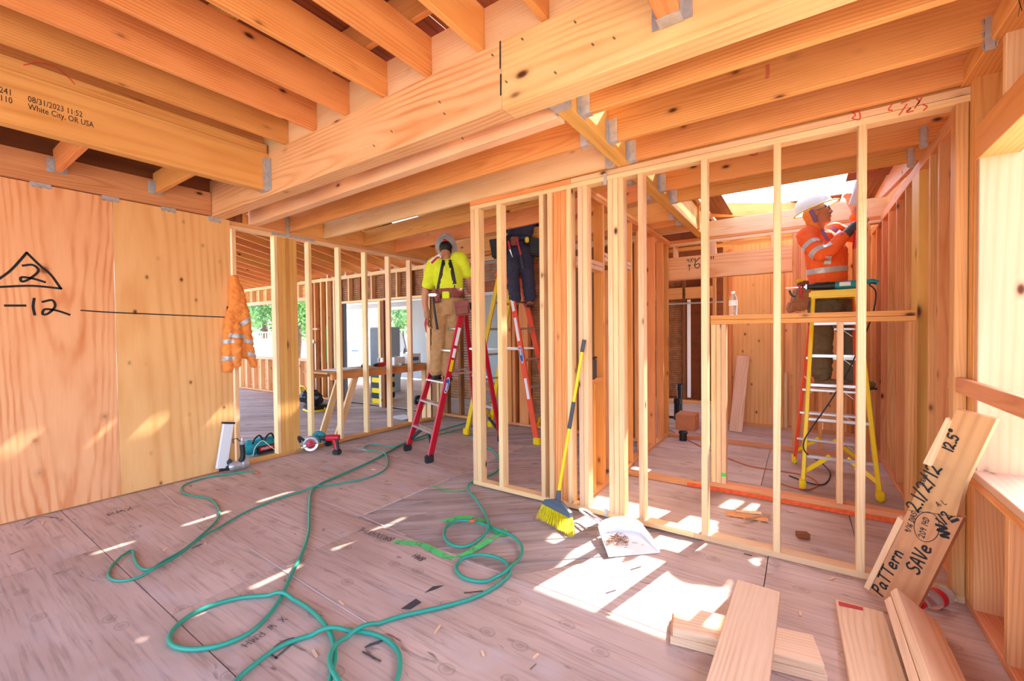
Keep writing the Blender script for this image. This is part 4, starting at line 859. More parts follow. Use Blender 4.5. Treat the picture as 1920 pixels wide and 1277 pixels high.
# ---- worker in the orange shirt on the yellow ladder
D2 = 4.12
J = {k: pd(*v) for k, v in dict(pelvis=(1556, 562, D2), waist=(1552, 528, D2), chest=(1548, 468, D2-.01), neck=(1533, 427, D2-.03), head=(1531, 402, D2-.06),
    shR=(1512, 445, D2-.10), elR=(1543, 478, D2-.26), wrR=(1594, 432, D2-.30), shL=(1573, 436, D2+.10), elL=(1611, 440, D2+.0), wrL=(1602, 394, D2-.06),
    hipR=(1538, 575, D2-.02), knR=(1541, 650, D2-.02), anR=(1541, 706, D2+.02), hipL=(1577, 575, D2+.04), knL=(1597, 650, D2+.0), anL=(1597, 708, D2+.04)).items()}
f2 = unit(*(CR*.55-CF*.83).to_tuple()); f2.z = 0; f2.normalize(); r2 = Vector((0, 0, 1)).cross(f2)*-1
# facing axis for shoulders: right shoulder is image-left
r2 = (J['shR']-J['shL']); r2.z = 0; r2.normalize(); r2 = -r2
f2 = Vector((0, 0, 1)).cross(r2).normalized()
if f2.dot(CF) > 0: f2 = -f2
hf2 = (CR*.80-CF*.50+Vector((0, 0, .32))).normalized(); hr2 = hf2.cross(Vector((0, 0, 1))).normalized(); hu2 = hr2.cross(hf2).normalized()
p2, body2, sh2, pa2, ht2 = person('person in an orange shirt with silver bands and hard hat on the yellow ladder', (J['anR'].x, J['anR'].y, J['anR'].z-.1), J, r2, f2, hr2, hf2, hu2, 'orangefab', 'brownpants', 'skin', 'boot', 'long',
    {'R': (unit(CR.x, CR.y, .5), unit(0, 0, 1), -f2, .6), 'L': (unit(-.25, -.1, 1), unit(-CR.x, -CR.y, 0), f2, .45)}, footdir=(f2.x*.8+CR.x*.3, f2.y*.8+CR.y*.3), girth=1.16, rim='yellow')
up2 = (J['chest']-J['waist']).normalized()
bandcut('reflective_band', p2, sh2, J['waist']*.66+J['chest']*.34, up2, .05, 'reflect', near=J['waist']*.6+J['chest']*.4, rad=.27)
ax = (J['elR']-J['shR']).normalized()
for k in (.45, .85): bandcut('reflective_band', p2, sh2, J['shR'].lerp(J['elR'], k), ax, .045, 'reflect', near=J['shR'].lerp(J['elR'], k), rad=.115)
surf_ribbon('reflective_strip', p2, [sh2], [(1535, 425), (1543, 438), (1552, 452)], .04, 'purple', .002); surf_ribbon('reflective_strip', p2, [sh2], [(1556, 425), (1568, 432), (1578, 440)], .04, 'purple', .002)
surf_ribbon('chest_strip', p2, [sh2], [(1552, 480), (1551, 488), (1550, 496)], .06, 'reflect', .002)
bandcut('tool_belt', p2, pa2, J['waist']-Vector((0, 0, .045)), (0, 0, 1), .05, 'black', off=.016)
rot2 = Matrix((CR, Vector((CF.x, CF.y, 0)).normalized(), Vector((0, 0, 1)))).transposed()
pouch(p2, pd(1500, 562, D2-.06), (.14, .10, .20), 'leather2', rot2 @ Matrix.Rotation(R(14), 3, 'Y')); pouch(p2, pd(1484, 576, D2-.06), (.07, .08, .11), 'leather2', rot2 @ Matrix.Rotation(R(20), 3, 'Y')); pouch(p2, pd(1504, 536, D2-.08), (.08, .06, .09), 'leather', rot2)
tube('strap_loop', p2, smoothpath([pd(1480, 545, D2-.1), pd(1484, 553, D2-.11), pd(1490, 556, D2-.11)], 4), .010, 'darkgrey')
hm = tube('hammer', p2, [pd(1499, 535, D2-.13), pd(1502, 548, D2-.13), pd(1505, 560, D2-.13)], .008, 'red'); rbox('hammer_head', hm, pd(1500, 526, D2-.13), (.07, .02, .025), 'yellow', rot2)
# face: eyes, brows, mouth, glasses, beard shade
hc = J['head']
for s in (-1, 1):
    e = lathe('eye', body2, [(.004, -.002), (.011, 0), (.009, .005), (.001, .007)], hc+hf2*.083+hr2*s*.032+hu2*.014, 'eyewhite', hf2, 12); lathe('iris', e, [(.005, 0), (.005, .002), (.001, .003)], hc+hf2*.090+hr2*s*.032+hu2*.016, 'hair', hf2, 10)
    tube('eyebrow', body2, [hc+hf2*.090+hr2*s*.014+hu2*.034, hc+hf2*.088+hr2*s*.034+hu2*.038, hc+hf2*.076+hr2*s*.052+hu2*.032], .004, 'hair', 6)
tube('mouth', body2, [hc+hf2*.090+hr2*-.024-hu2*.063, hc+hf2*.099-hu2*.061, hc+hf2*.090+hr2*.024-hu2*.063], [.003, .006, .003], 'lips', 8)
tube('moustache', body2, [hc+hf2*.092+hr2*-.026-hu2*.05, hc+hf2*.102-hu2*.045, hc+hf2*.092+hr2*.026-hu2*.05], [.003, .005, .003], 'hair', 8)
gl = None
for s in (-1, 1):
    ring = [hc+hf2*(.108-.006*abs(math.cos(a)))+hr2*(s*.033+.027*math.cos(a))+hu2*(.014+.019*math.sin(a)) for a in [2*PI*k/16 for k in range(16)]]
    b = bmesh.new(); add_tube(b, ring, .0028, 6, closed=True); add_tube(b, [hc+hf2*.100+hr2*s*.060+hu2*.02, hc-hf2*.01+hr2*s*.086+hu2*.022], .003, 6)
    gl2 = bmobj('glasses', b, 'darkgrey', p2 if gl is None else gl, angle=60); gl = gl or gl2
    b = bmesh.new(); b.faces.new([b.verts.new(q) for q in ring]); bmobj('lens', b, 'glass', gl)
# neck flap under the hat
b = bmesh.new(); blob(b, hc-hf2*.055-hu2*.07, (.082, .05, .13), Matrix((hr2, hf2, hu2)).transposed()); blob(b, hc-hf2*.05+hu2*.01, (.086, .06, .07), Matrix((hr2, hf2, hu2)).transposed()); fuse('neck_flap', b, .008, 2, 'jackfab', p2, .006, 20)
for s in (-1, 1): rbox('hood_lining', p2, hc+hr2*s*.084-hf2*.035-hu2*.02, (.012, .04, .13), 'purple', Matrix((hr2, hf2, hu2)).transposed(), .005)
for q in ((-.4, .75), (.35, .8)):
    d = (hr2*q[0]*.9+hf2*.35+hu2*.25).normalized(); lathe('sticker', ht2, [(.022, 0), (.022, .002), (.001, .003)], hc+hu2*.055+hr2*(-.118 if q[0] < 0 else .06)+hf2*(0 if q[0] < 0 else .105)+hu2*.055, 'darkgrey', (hr2*(-1 if q[0] < 0 else .5)+hf2*(0 if q[0] < 0 else .9)+hu2*.35), 14)
for sfx in ('R',):
    b = bmesh.new(); w = J['wr'+sfx]; e = J['el'+sfx]; limb(b, [w.lerp(e, .22), w, w+(w-e).normalized()*.05], [.042, .040, .044]); fuse('work_glove', b, .007, 2, 'darkgrey', p2, .002, 40)
# things in his hands
b = J['wrL']+Vector((-.03, -.02, .12))
sq = tag(sheet('speed_square', None, [pd(1591, 384, D2-.12), pd(1606, 384, D2-.12), pd(1613, 330, D2-.05), pd(1604, 340, D2-.05)], 'white', .004), 'white flat panel held up by the person in orange', 'panel')
dr = thing('hand_tool', 'red handled tool held against the stud by the person in orange', 'tool', tuple(pd(1605, 455, D2-.30)))
tube('grip', dr, [pd(1604, 432, D2-.33), pd(1605, 450, D2-.33), pd(1603, 466, D2-.32)], [.016, .019, .020], 'red'); tube('shaft', dr, [pd(1604, 432, D2-.33), pd(1612, 405, D2-.30)], .006, 'steel')

# ---- worker of whom only belt and legs show
D3 = 5.62
J = {k: pd(*v) for k, v in dict(pelvis=(972, 462, D3), waist=(974, 442, D3+.03), chest=(979, 424, D3+.20), neck=(984, 411, D3+.38), head=(987, 406, D3+.50),
    shL=(957, 414, D3+.30), elL=(948, 430, D3+.42), wrL=(955, 440, D3+.58), shR=(1010, 412, D3+.30), elR=(1018, 428, D3+.42), wrR=(1010, 438, D3+.58),
    hipL=(962, 470, D3), knL=(962, 520, D3), anL=(966, 562, D3), hipR=(985, 470, D3+.02), knR=(990, 520, D3+.03), anR=(994, 560, D3+.04)).items()}
p3, body3, sh3, pa3, ht3 = person('person in navy trousers with a black tool belt, upper body hidden between joists', (J['anL'].x, J['anL'].y, J['anL'].z-.1), J, r1, (f1*.6+Vector((0, 0, -.8))).normalized(), r1, unit(f1.x, f1.y, -.5), r1.cross(unit(f1.x, f1.y, -.5)), 'navy', 'navy', 'skin2', 'bootred', 'long', {'L': (f1, Vector((0, 0, -1)), r1, .5), 'R': (f1, Vector((0, 0, -1)), -r1, .5)}, footdir=(f1.x, f1.y))
bandcut('tool_belt', p3, pa3, J['waist']-Vector((0, 0, .05)), (0, 0, 1), .07, 'black', off=.016)
rot3 = rot1
pouch(p3, pd(934, 466, D3-.05), (.19, .12, .24), 'rubber', rot3 @ Matrix.Rotation(R(-8), 3, 'Y')); pouch(p3, pd(1006, 464, D3-.05), (.20, .12, .22), 'rubber', rot3 @ Matrix.Rotation(R(10), 3, 'Y'))
rbox('leather_holder', p3, pd(965, 452, D3-.17), (.10, .03, .11), 'leather', rot3); rbox('yellow_tape', p3, pd(988, 450, D3-.15), (.05, .04, .07), 'yellow', rot3)
hm = tube('hammer', p3, [pd(969, 448, D3-.20), pd(974, 468, D3-.20), pd(977, 478, D3-.2)], .012, 'red'); tube('hammer_grip', hm, [pd(977, 478, D3-.2), pd(980, 492, D3-.2), pd(983, 503, D3-.2)], [.014, .018, .021], 'black')
kn = tube('knife', p3, [pd(953, 452, D3-.18), pd(956, 468, D3-.18)], [.014, .016], 'red'); tube('knife_blade', kn, [pd(956, 468, D3-.18), pd(961, 482, D3-.18)], [.012, .003], 'steel')

# ================================================================ LADDERS
def ladder(label, F, B, TF, TB, matF, matB, sF, sB, cap, capmat, feet, group='step ladders'):
    """F, B: left/right feet of the step side and of the back side; TF, TB their tops"""
    F, B, TF, TB = [[Vector(v) for v in q] for q in (F, B, TF, TB)]
    c = (F[0]+F[1]+B[0]+B[1])/4; t = thing('step_ladder', label, 'ladder', (c.x, c.y, 0), group)
    ax = ((B[0]+B[1])-(F[0]+F[1])); ax.z = 0; ax.normalize(); sd = (F[1]-F[0]).normalized()
    for P, T, m, w in ((F, TF, matF, .075), (B, TB, matB, .062)):
        for i in (0, 1):
            rl = member('side_rail', t, P[i]+Vector((0, 0, .02)), T[i], .028, w, m, up=ax, bev=.004)
            rbox('foot', rl, P[i]+Vector((0, 0, .045)), (.05, .10, .088), feet, Matrix((sd, ax, Vector((0, 0, 1)))).transposed(), .012)
    def at(P, T, z): return [P[i].lerp(T[i], (z-P[i].z)/(T[i].z-P[i].z)) for i in (0, 1)]
    for z in sF:
        a, b = at(F, TF, z); st = member('step', t, a, b, .085, .024, 'alu', up=(0, 0, 1), bev=.004)
        for i, (p, q) in enumerate(((a, b), (b, a))):
            d = (q-p).normalized(); member('brace', st, p+d*.02-Vector((0, 0, .07)), p+d*.09-Vector((0, 0, .01)), .004, .02, 'alu', up=ax, bev=0)
    for z in sB:
        a, b = at(B, TB, z); member('rung', t, a, b, .030, .030, 'alu', bev=.004)
    for P, T, m in ((F, TF, matF), (B, TB, matB)):
        a, b = at(P, T, .14); a2, b2 = at(P, T, .30)
        for p, q in ((a, b2.lerp(a2, .62)), (b, a2.lerp(b2, .62))): member('foot_brace', t, p, q, .035, .02, feet if feet != 'ladyellow' else 'ladyellow', up=ax, bev=.002)
    for i in (0, 1):
        p = F[i].lerp(TF[i], .55); q = B[i].lerp(TB[i], .55); member('spreader', t, p, q, .006, .02, 'alu', bev=0)
    cc = (TF[0]+TF[1]+TB[0]+TB[1])/4; wd_ = max((TF[1]-TF[0]).length, (TB[1]-TB[0]).length)+.07; dp = ((TB[0]+TB[1])/2-(TF[0]+TF[1])/2).length+.10
    cp = rbox('top_cap', t, cc+Vector((0, 0, .02)), (wd_, dp, .07), capmat, Matrix((sd, ax, Vector((0, 0, 1)))).transposed(), .014)
    t['_'] = 0; del t['_']
    return t, F, TF, B, TB, ax, sd, cp
def decal(parent, a, b, w, nrm, mat, lift=.002, name='label_sticker'):
    a, b = Vector(a), Vector(b); n = Vector(nrm).normalized(); s = n.cross((b-a).normalized())*w/2
    return sheet(name, parent, [a-s+n*lift, b-s+n*lift, b+s+n*lift, a+s+n*lift], mat, .0006)
def badge(parent, c, ax_l, nrm, L, W):
    """blue oval badge with white lettering, lying on a rail"""
    n = Vector(nrm).normalized(); u = Vector(ax_l).normalized(); v = n.cross(u).normalized(); c = Vector(c)
    for m, k, h in (('white', 1.15, .003), ('blue', 1., .0038)):
        bm = bmesh.new(); bm.faces.new([bm.verts.new(c+n*h+u*(L/2*k*math.cos(a))+v*(W/2*k*math.sin(a))) for a in [2*PI*i/24 for i in range(24)]]); q = bmobj('badge', bm, m, parent)
    write('badge_lettering', parent, 'WERNER', c+n*.0045-u*L*.36-v*W*.2, u, v, W*.42, .004, 'white', gap=.15)
# red ladder
L1 = ladder('red fibreglass step ladder with aluminium steps carrying the person in lime', [(-3.90, 3.51, 0), (-3.33, 3.30, 0)], [(-3.66, 4.55, 0), (-3.20, 4.45, 0)], [(-3.56, 3.92, 1.70), (-3.27, 3.82, 1.70)], [(-3.46, 4.08, 1.70), (-3.19, 3.99, 1.70)], 'ladred', 'ladred', (.30, .60, .845, 1.20, 1.45), (.45, .85, 1.2), None, 'black', 'rubber')
t, F, TF, B, TB, ax, sd, cp = L1
rn = sd; f0, t0 = F[1], TF[1]; q = lambda k: f0.lerp(t0, k)+rn*.0145
badge(t, q(.48), (t0-f0), rn, .16, .05); decal(t, q(.86), q(.74), .045, rn, 'paper'); decal(t, q(.72), q(.66), .045, rn, 'paper'); decal(t, q(.645), q(.57), .045, rn, 'yellow')
# yellow ladder at the right
L2 = ladder('yellow and orange double-sided step ladder carrying the person in orange', [(-.06, 5.36, 0), (.46, 5.33, 0)], [(.01, 4.53, 0), (.53, 4.53, 0)], [(.09, 5.02, 1.70), (.40, 5.02, 1.70)], [(.09, 4.86, 1.70), (.40, 4.86, 1.70)], 'ladorange', 'ladyellow', (.28, .56, .80, 1.12, 1.40), (.28, .60, .90, 1.16, 1.45), None, 'ladyellow', 'ladyellow')
t, F, TF, B, TB, ax, sd, cp = L2
for x in (.15, .34): rbox('tool_slot', cp, (x, 4.835, 1.725), (.10, .012, .03), 'darkgrey', None, .004)
# orange and yellow ladder further back
L3 = ladder('tall orange and yellow step ladder carrying the person in navy trousers', [(-2.72, 4.55, 0), (-2.72, 5.05, 0)], [(-3.82, 4.50, 0), (-3.82, 5.05, 0)], [(-3.20, 4.66, 2.15), (-3.20, 4.96, 2.15)], [(-3.34, 4.64, 2.15), (-3.34, 4.96, 2.15)], 'ladorange', 'ladyellow', (.35, .7, 1.05, 1.45, 1.8), (.4, .75, 1.1, 1.45, 1.8), None, 'ladorange', 'ladyellow')
t, F, TF, B, TB, ax, sd, cp = L3
f0, t0 = F[0], TF[0]; rn = Vector((0, -1, 0)); q = lambda k: f0.lerp(t0, k)+rn*.0145
badge(t, q(.52), f0-t0, rn, .20, .05); decal(t, q(.90), q(.78), .04, rn, 'paper'); decal(t, q(.74), q(.60), .04, rn, 'paper'); decal(t, q(.38), q(.26), .04, rn, 'paper')
# ================================================================ TOOLS, LUMBER AND ODDS AND ENDS
def onplane(x, y, P0, n):
    d = ray(x, y); e = Vector((0, 0, EYE)); t = (P0-e).dot(n)/d.dot(n); return e+d*t
# ---- pattern board leaning in the corner
A = fl(1625, 1110)+Vector((0, 0, .012)); Bp = fl(1735, 1163)+Vector((0, 0, .012)); Cp = onX(1790, 770, .575)
n_ = (Bp-A).cross(Cp-A).normalized()
if n_.dot(CF) > 0: n_ = -n_
pat = thing('pattern_board', 'wide board with black marker writing leaning in the corner by the window', 'board', tuple((A+Bp)/2))
def pp(*q): return [onplane(x, y, A, n_) for x, y in q]
def plate(name, parent, q, mat, th, lift=0.):
    P = [p+n_*lift for p in pp(*q)]; nn = (P[1]-P[0]).cross(P[2]-P[0]).normalized()
    if nn.dot(n_) > 0: P = P[::-1]
    o = sheet(name, None, P, mat, th); COL.objects.unlink(o)
    # local frame with the grain along the board
    ax = (pp((1829, 778))[0]-pp((1680, 1136))[0]).normalized(); m = Matrix((ax, n_.cross(ax), n_)).transposed().to_4x4(); m.translation = sum((p for p in P), Vector())/len(P)
    o.data.transform(m.inverted()); o.matrix_basis = m; return link(o, parent)
plate('lower_board', pat, [(1625, 1110), (1714, 1153), (1806, 971), (1702, 957)], 'patwood', .038); plate('upper_board', pat, [(1702, 956), (1793, 968), (1809, 908), (1868, 786), (1793, 768), (1738, 880)], 'patwood', .036, -.001)
plate('cleat', pat, [(1733, 868), (1748, 874), (1785, 790), (1776, 783)], 'stud', .030, .012); plate('cleat', pat, [(1622, 1100), (1632, 1106), (1696, 976), (1686, 968)], 'stud', .030, .012)
def pwrite(text, a, b, size, w):
    P = pp(a, b); u = (P[1]-P[0]).normalized(); v = n_.cross(u); write('writing', pat, text, P[0]+n_*.001, u, v, size, w)
pwrite('PaTTern', (1655, 1118), (1712, 1000), .050, .0085); pwrite('SAVe', (1722, 1078), (1760, 1005), .052, .0085); pwrite('2.1/2/12', (1722, 962), (1775, 862), .052, .008); pwrite('12.5o', (1786, 848), (1809, 795), .036, .0075)
pwrite('209 14D', (1733, 1010), (1745, 965), .022, .0035); pwrite('9/16 DIAS', (1706, 1000), (1720, 962), .020, .0035); pwrite('1/2', (1770, 985), (1786, 968), .034, .007); pwrite('STRAIN', (1731, 912), (1743, 885), .014, .003); pwrite('AQL', (1760, 950), (1778, 944), .02, .003)
ink('writing', pat, [pp(*[(1738+24*math.cos(a), 988+28*math.sin(a)) for a in [2*PI*k/14 for k in range(15)]])], .003, n_); ink('scribble', pat, [pp((1756, 984), (1775, 990), (1758, 994), (1780, 1000), (1764, 1004), (1778, 1008)), pp((1785, 978), (1796, 974))], .012, n_)
# ---- soda bottle
bc = fl(1729, 1151)+Vector((0, 0, .045)); be = fl(1774, 1128)+Vector((0, 0, .045)); bax = (be-bc).normalized()
sb = thing('soda_bottle', 'clear crumpled soda bottle with red cap and label behind the lumber', 'bottle', (bc.x, bc.y, 0))
lathe('bottle_body', sb, [(.013, 0), (.014, .02), (.030, .05), (.042, .085), (.040, .11), (.043, .15), (.041, .19), (.043, .215), (.03, .225)], bc, 'bottleclear', bax)
lathe('bottle_cap', sb, [(.016, -.012), (.017, .01), (.012, .012)], bc, 'red', bax); lathe('bottle_label', sb, [(.0425, .105), (.0435, .11), (.0455, .14), (.0445, .146), (.043, .148)], bc, 'red', bax, caps=False)
# ---- lumber on the floor
def lumber(label, p0, p1, w, d, up=(0, 0, 1), mat='offcut', group=None): return tag(member('lumber_offcut', None, p0, p1, w, d, mat, up), label, 'lumber', group)
lumber('wide offcut lying flat on the floor, bottom of the crossed pile', (-.50, 2.04, .019), (.07, 2.15, .019), .186, .037); lumber('wide offcut lying on its twin, middle of the crossed pile', (-.49, 2.042, .0575), (.06, 2.148, .0575), .186, .037)
lumber('long pale board lying across the pair of offcuts, top of the crossed pile', (-.20, 1.35, .096), (-.178, 2.45, .096), .190, .037)
st = lumber('flat pale board with a red painted end beside the leaning boards', (.26, 1.5, .019), (.238, 2.675, .019), .186, .037); sheet('paint', st, [(.155, 2.66, .0385), (.155, 2.62, .0385), (.25, 2.635, .0385), (.25, 2.665, .0385)], 'red', .0006)
tu = Vector((.78, 0, -.62)); lumber('board tilted on edge against the flat red-ended board, inner one', (.405, 1.5, .088), (.405, 2.60, .088), .037, .186, up=tu); lumber('board tilted on edge against the flat red-ended board, outer one nearer the window', (.430, 1.5, .120), (.430, 2.63, .120), .037, .186, up=tu)
lumber('dark block lying on the floor behind the partition', (-.02, 3.43, .02), (.04, 3.46, .02), .05, .035, mat='oldwood')
# ---- broom
br = thing('push_broom', 'yellow handled broom with yellow bristles leaning on the partition studs', 'broom', tuple(fl(1045, 1000)))
b0 = fl(1010, 975)+Vector((0, 0, .02)); b1 = fl(1072, 1006)+Vector((0, 0, .02)); top = onY(1097, 637, 3.045)-Vector((0, .018, 0)); sock = (onY(1046, 930, 2.86))
hd = (b1-b0).normalized(); axh = (top-sock).normalized()
tube('handle', br, [sock, sock.lerp(top, .5), sock.lerp(top, .93)], .0125, 'yellow', 12); tube('grip', br, [sock.lerp(top, .43), sock.lerp(top, .60)], .0155, 'darkgrey', 12); tube('end_cap', br, [sock.lerp(top, .92), top], .0145, 'darkgrey', 12)
h0 = onY(1022, 940, 2.84); h1 = onY(1070, 965, 2.80); cx_ = (h0+h1)/2
bm = bmesh.new(); m = Matrix(((h1-h0).normalized(), axh.cross((h1-h0).normalized()).normalized(), axh)).transposed()
L_ = (h1-h0).length
v8 = [(-L_*.54, -.022, -.02), (L_*.54, -.022, -.02), (L_*.54, .022, -.02), (-L_*.54, .022, -.02), (-L_*.5, -.018, .015), (L_*.5, -.018, .015), (L_*.5, .018, .015), (-L_*.5, .018, .015), (-.03, -.018, .055), (.03, -.018, .055), (.03, .018, .055), (-.03, .018, .055)]
V = [bm.verts.new(cx_+m@Vector(v)) for v in v8]
for q in ((0, 1, 2, 3), (0, 4, 5, 1), (1, 5, 6, 2), (2, 6, 7, 3), (3, 7, 4, 0), (4, 8, 9, 5), (5, 9, 10, 6), (6, 10, 11, 7), (7, 11, 8, 4), (8, 11, 10, 9)): bm.faces.new([V[i] for i in q])
bmesh.ops.recalc_face_normals(bm, faces=bm.faces); hb = bmobj('broom_head', bm, 'broomgrey', br); tube('socket', hb, [cx_+axh*.03, sock+axh*.04], [.022, .017], 'broomgrey')
bm = bmesh.new()
for i in range(46):
    for j in range(5):
        t_ = (i+.5)/46; a = (h0.lerp(h1, -.04+1.08*t_))+m@Vector((0, (j-2)*.008, -.018)); e = fl(1008+(1076-1008)*t_, 970+(1007-970)*t_)+Vector((0, 0, .002))+Vector((random.uniform(-.008, .008), (j-2)*.012+random.uniform(-.01, .01), random.uniform(0, .012)))
        mid_ = a.lerp(e, .5)+Vector((random.uniform(-.006, .006),)*3); add_tube(bm, [a, mid_, e], [.0024, .0022, .0016], 4)
o = bmobj('bristles', bm, 'bristle', br); o['kind'] = 'stuff'
# ---- dustpan
dp = thing('dustpan', 'white metal dustpan holding sawdust and nails beside the broom', 'dustpan', tuple(fl(1165, 1010)))
Zv = Vector((0, 0, 1)); bk0, bk1 = fl(1126, 1008), fl(1204, 1003); fr0, fr1 = fl(1142, 1046), fl(1236, 1038)
bm = bmesh.new(); top_ = []; bot_ = []; NA = 16
cm = bk0.lerp(bk1, .5); bdir = ((bk0+bk1)-(fr0+fr1)).normalized(); sv = (bk1-bk0)/2
prof = [(fr0, .012), (fr0.lerp(bk0, .5), .045)]+[(cm-sv*math.cos(PI*k/NA)+bdir*(.07*math.sin(PI*k/NA)), .062+.038*math.sin(PI*k/NA)) for k in range(NA+1)]+[(fr1.lerp(bk1, .5), .045), (fr1, .012)]
for k, (p, h) in enumerate(prof): bot_.append(bm.verts.new(p+Zv*.004)); top_.append(bm.verts.new(p+Zv*h+(p-cm).normalized()*(.012+.004*(k % 2))))
for k in range(len(prof)-1): bm.faces.new((bot_[k], bot_[k+1], top_[k+1], top_[k]))
bm.faces.new(bot_); bmesh.ops.recalc_face_normals(bm, faces=bm.faces); bmesh.ops.solidify(bm, geom=bm.faces[:], thickness=.002); bmobj('pan', bm, 'white', dp)
hh = fl(1090, 972)+Zv*.07; hm_ = bk0.lerp(bk1, .12)+Zv*.075+bdir*.03; s_ = (bk1-bk0).normalized()
tube('pan_handle', dp, smoothpath([hm_+s_*.025, hm_.lerp(hh, .4)+s_*.022, hh.lerp(hm_, .1)+s_*.022, hh, hh.lerp(hm_, .1)-s_*.022, hm_.lerp(hh, .4)-s_*.022, hm_-s_*.025], 6), .008, 'white')
bm = bmesh.new(); cp_ = bk0.lerp(fr0, .3).lerp(bk1.lerp(fr1, .3), .3)
for i in range(160):
    a = Vector((random.gauss(0, .05), random.gauss(0, .05), 0)); c = cp_+a+Vector((0, 0, .012+random.random()*.03*max(0, 1-a.length/.1))); d = Vector((random.gauss(0, 1), random.gauss(0, 1), random.gauss(0, .3))).normalized()*.012; add_tube(bm, [c-d, c+d], .0016, 4)
o = bmobj('sweepings', bm, 'leather2', dp); o['kind'] = 'stuff'
for i in range(5):
    a = cp_+Vector((random.gauss(0, .04), random.gauss(0, .04), .03)); tube('swept_nail', dp, [a, a+Vector((random.uniform(-.04, .04), random.uniform(-.04, .04), .01))], .002, 'steel', 6)
# ---- jacket hanging on a stud
jk = thing('hooded_jacket', 'orange hooded work jacket with silver bands hanging on a stud', 'jacket', (-4.9, 2.12, 1.03))
def jp(x, y, o_=0.): return onX(x, y, -4.905+o_)
b = bmesh.new(); yv = Vector((0, 1, 0)); xv = Vector((1, 0, 0))
ring_loft(b, [(jp(438, 516), yv*.03, xv*.03), (jp(443, 545), yv*.075, xv*.045), (jp(447, 575), yv*.095, xv*.05), (jp(446, 610), yv*.115, xv*.055), (jp(446, 645), yv*.12, xv*.06), (jp(447, 672), yv*.11, xv*.06)])
limb(b, [jp(455, 585), jp(463, 630, .02), jp(469, 664, .02), jp(476, 683, .02)], [.06, .052, .045, .036]); limb(b, [jp(433, 590), jp(429, 630, .03), jp(427, 664, .03), jp(428, 690, .03)], [.05, .05, .05, .046]); limb(b, [jp(443, 600), jp(441, 640, .05), jp(443, 668, .05), jp(445, 682, .05)], [.05, .055, .05, .04])
jb = fuse('jacket_body', b, .008, 2, 'jackfab', jk, .012, 16, 2.)
for p, a_, nr, rd in ((jp(428, 640, .03), (0, 0, 1), jp(428, 640, .03), .075), (jp(427, 672, .03), (0, 0, 1), jp(427, 672, .03), .075), (jp(465, 641, .02), (0, .3, 1), jp(465, 641, .02), .08), (jp(471, 665, .02), (0, .3, 1), jp(471, 665, .02), .07), (jp(444, 630, .05), (0, .1, 1), jp(444, 630, .06), .085), (jp(455, 605, .02), (0, -.8, 1), jp(458, 603, .04), .075)): bandcut('reflective_band', jk, jb, p, a_, .042, 'reflect', near=nr, rad=rd, off=.004)
# ---- framing nailer standing on its nose by the left wall
na = thing('framing_nailer', 'grey pneumatic framing nailer with a long pale magazine by the left wall', 'nail gun', (-4.83, 2.0, 0))
q0 = Vector((-4.865, 1.955, .02)); q1 = onX(428, 795, -4.90); q0 = onX(415, 878, -4.86)
mg = member('magazine', na, q0, q1, .035, .10, 'jamb', up=(0, 1, 0), bev=.006); member('magazine_end', mg, q1, q1+(q1-q0).normalized()*.02, .045, .115, 'black', up=(0, 1, 0), bev=.004); mg.data = mg.data.copy(); mg.data.materials[0] = MATS['whitetrim']
c0_ = fl(432, 886)+Zv*.055; c1_ = fl(470, 876)+Zv*.06
lathe('cylinder', na, [(.02, -.02), (.042, 0), (.045, .02), (.045, .10), (.05, .105), (.05, .15), (.045, .165), (.02, .17)], c0_, 'galv', c1_-c0_); tube('nose', na, [c0_, fl(412, 887)+Zv*.03], [.03, .014], 'black'); rbox('trigger_guard', na, (c0_+Vector((-.03, 0, .05))), (.06, .05, .05), 'darkgrey')
hp = c0_.lerp(c1_, .35); tube('handle', na, smoothpath([hp, onX(455, 858, -4.82), onX(454, 832, -4.83)], 4), [.026]*5+[.024]*4, 'black'); lathe('air_fitting', na, [(.02, 0), (.027, .01), (.027, .035), (.014, .045), (.008, .075)], onX(454, 834, -4.83), 'galv', (0, 0, 1)); tube('rafter_hook', na, [onX(438, 832, -4.84), onX(436, 824, -4.85), onX(444, 822, -4.84), onX(452, 830, -4.83)], .006, 'darkgrey')
# ---- tool bag behind the sill
bg = thing('tool_bag', 'teal and black fabric tool bag lying behind the open studs', 'tool bag', (-5.33, 2.52, 0))
b = bmesh.new(); blob(b, (-5.32, 2.52, .085), (.13, .25, .09)); blob(b, (-5.32, 2.40, .09), (.12, .12, .085)); blob(b, (-5.32, 2.66, .09), (.12, .12, .08)); fuse('bag_body', b, .010, 2, 'tealfab', bg, .014, 12); rbox('side_pocket', bg, (-5.185, 2.52, .07), (.03, .24, .09), 'black', None, .014); rbox('badge_patch', bg, (-5.168, 2.52, .085), (.008, .19, .045), 'red', None, .004); textmesh('badge_lettering', bg, 'makita', (-5.163, 2.44, .072), (0, 1, 0), (0, 0, 1), .05, 'white')
for y in (2.45, 2.58): tube('carry_strap', bg, smoothpath([(-5.25, y-.07, .10), (-5.24, y-.05, .19), (-5.27, y+.03, .22), (-5.26, y+.07, .12)], 5), .010, 'black')
tube('white_cord', bg, smoothpath([(-5.19, 2.36, .02), (-5.17, 2.38, .12), (-5.2, 2.47, .17), (-5.17, 2.52, .12), (-5.15, 2.60, .03)], 5), .004, 'white', 6)
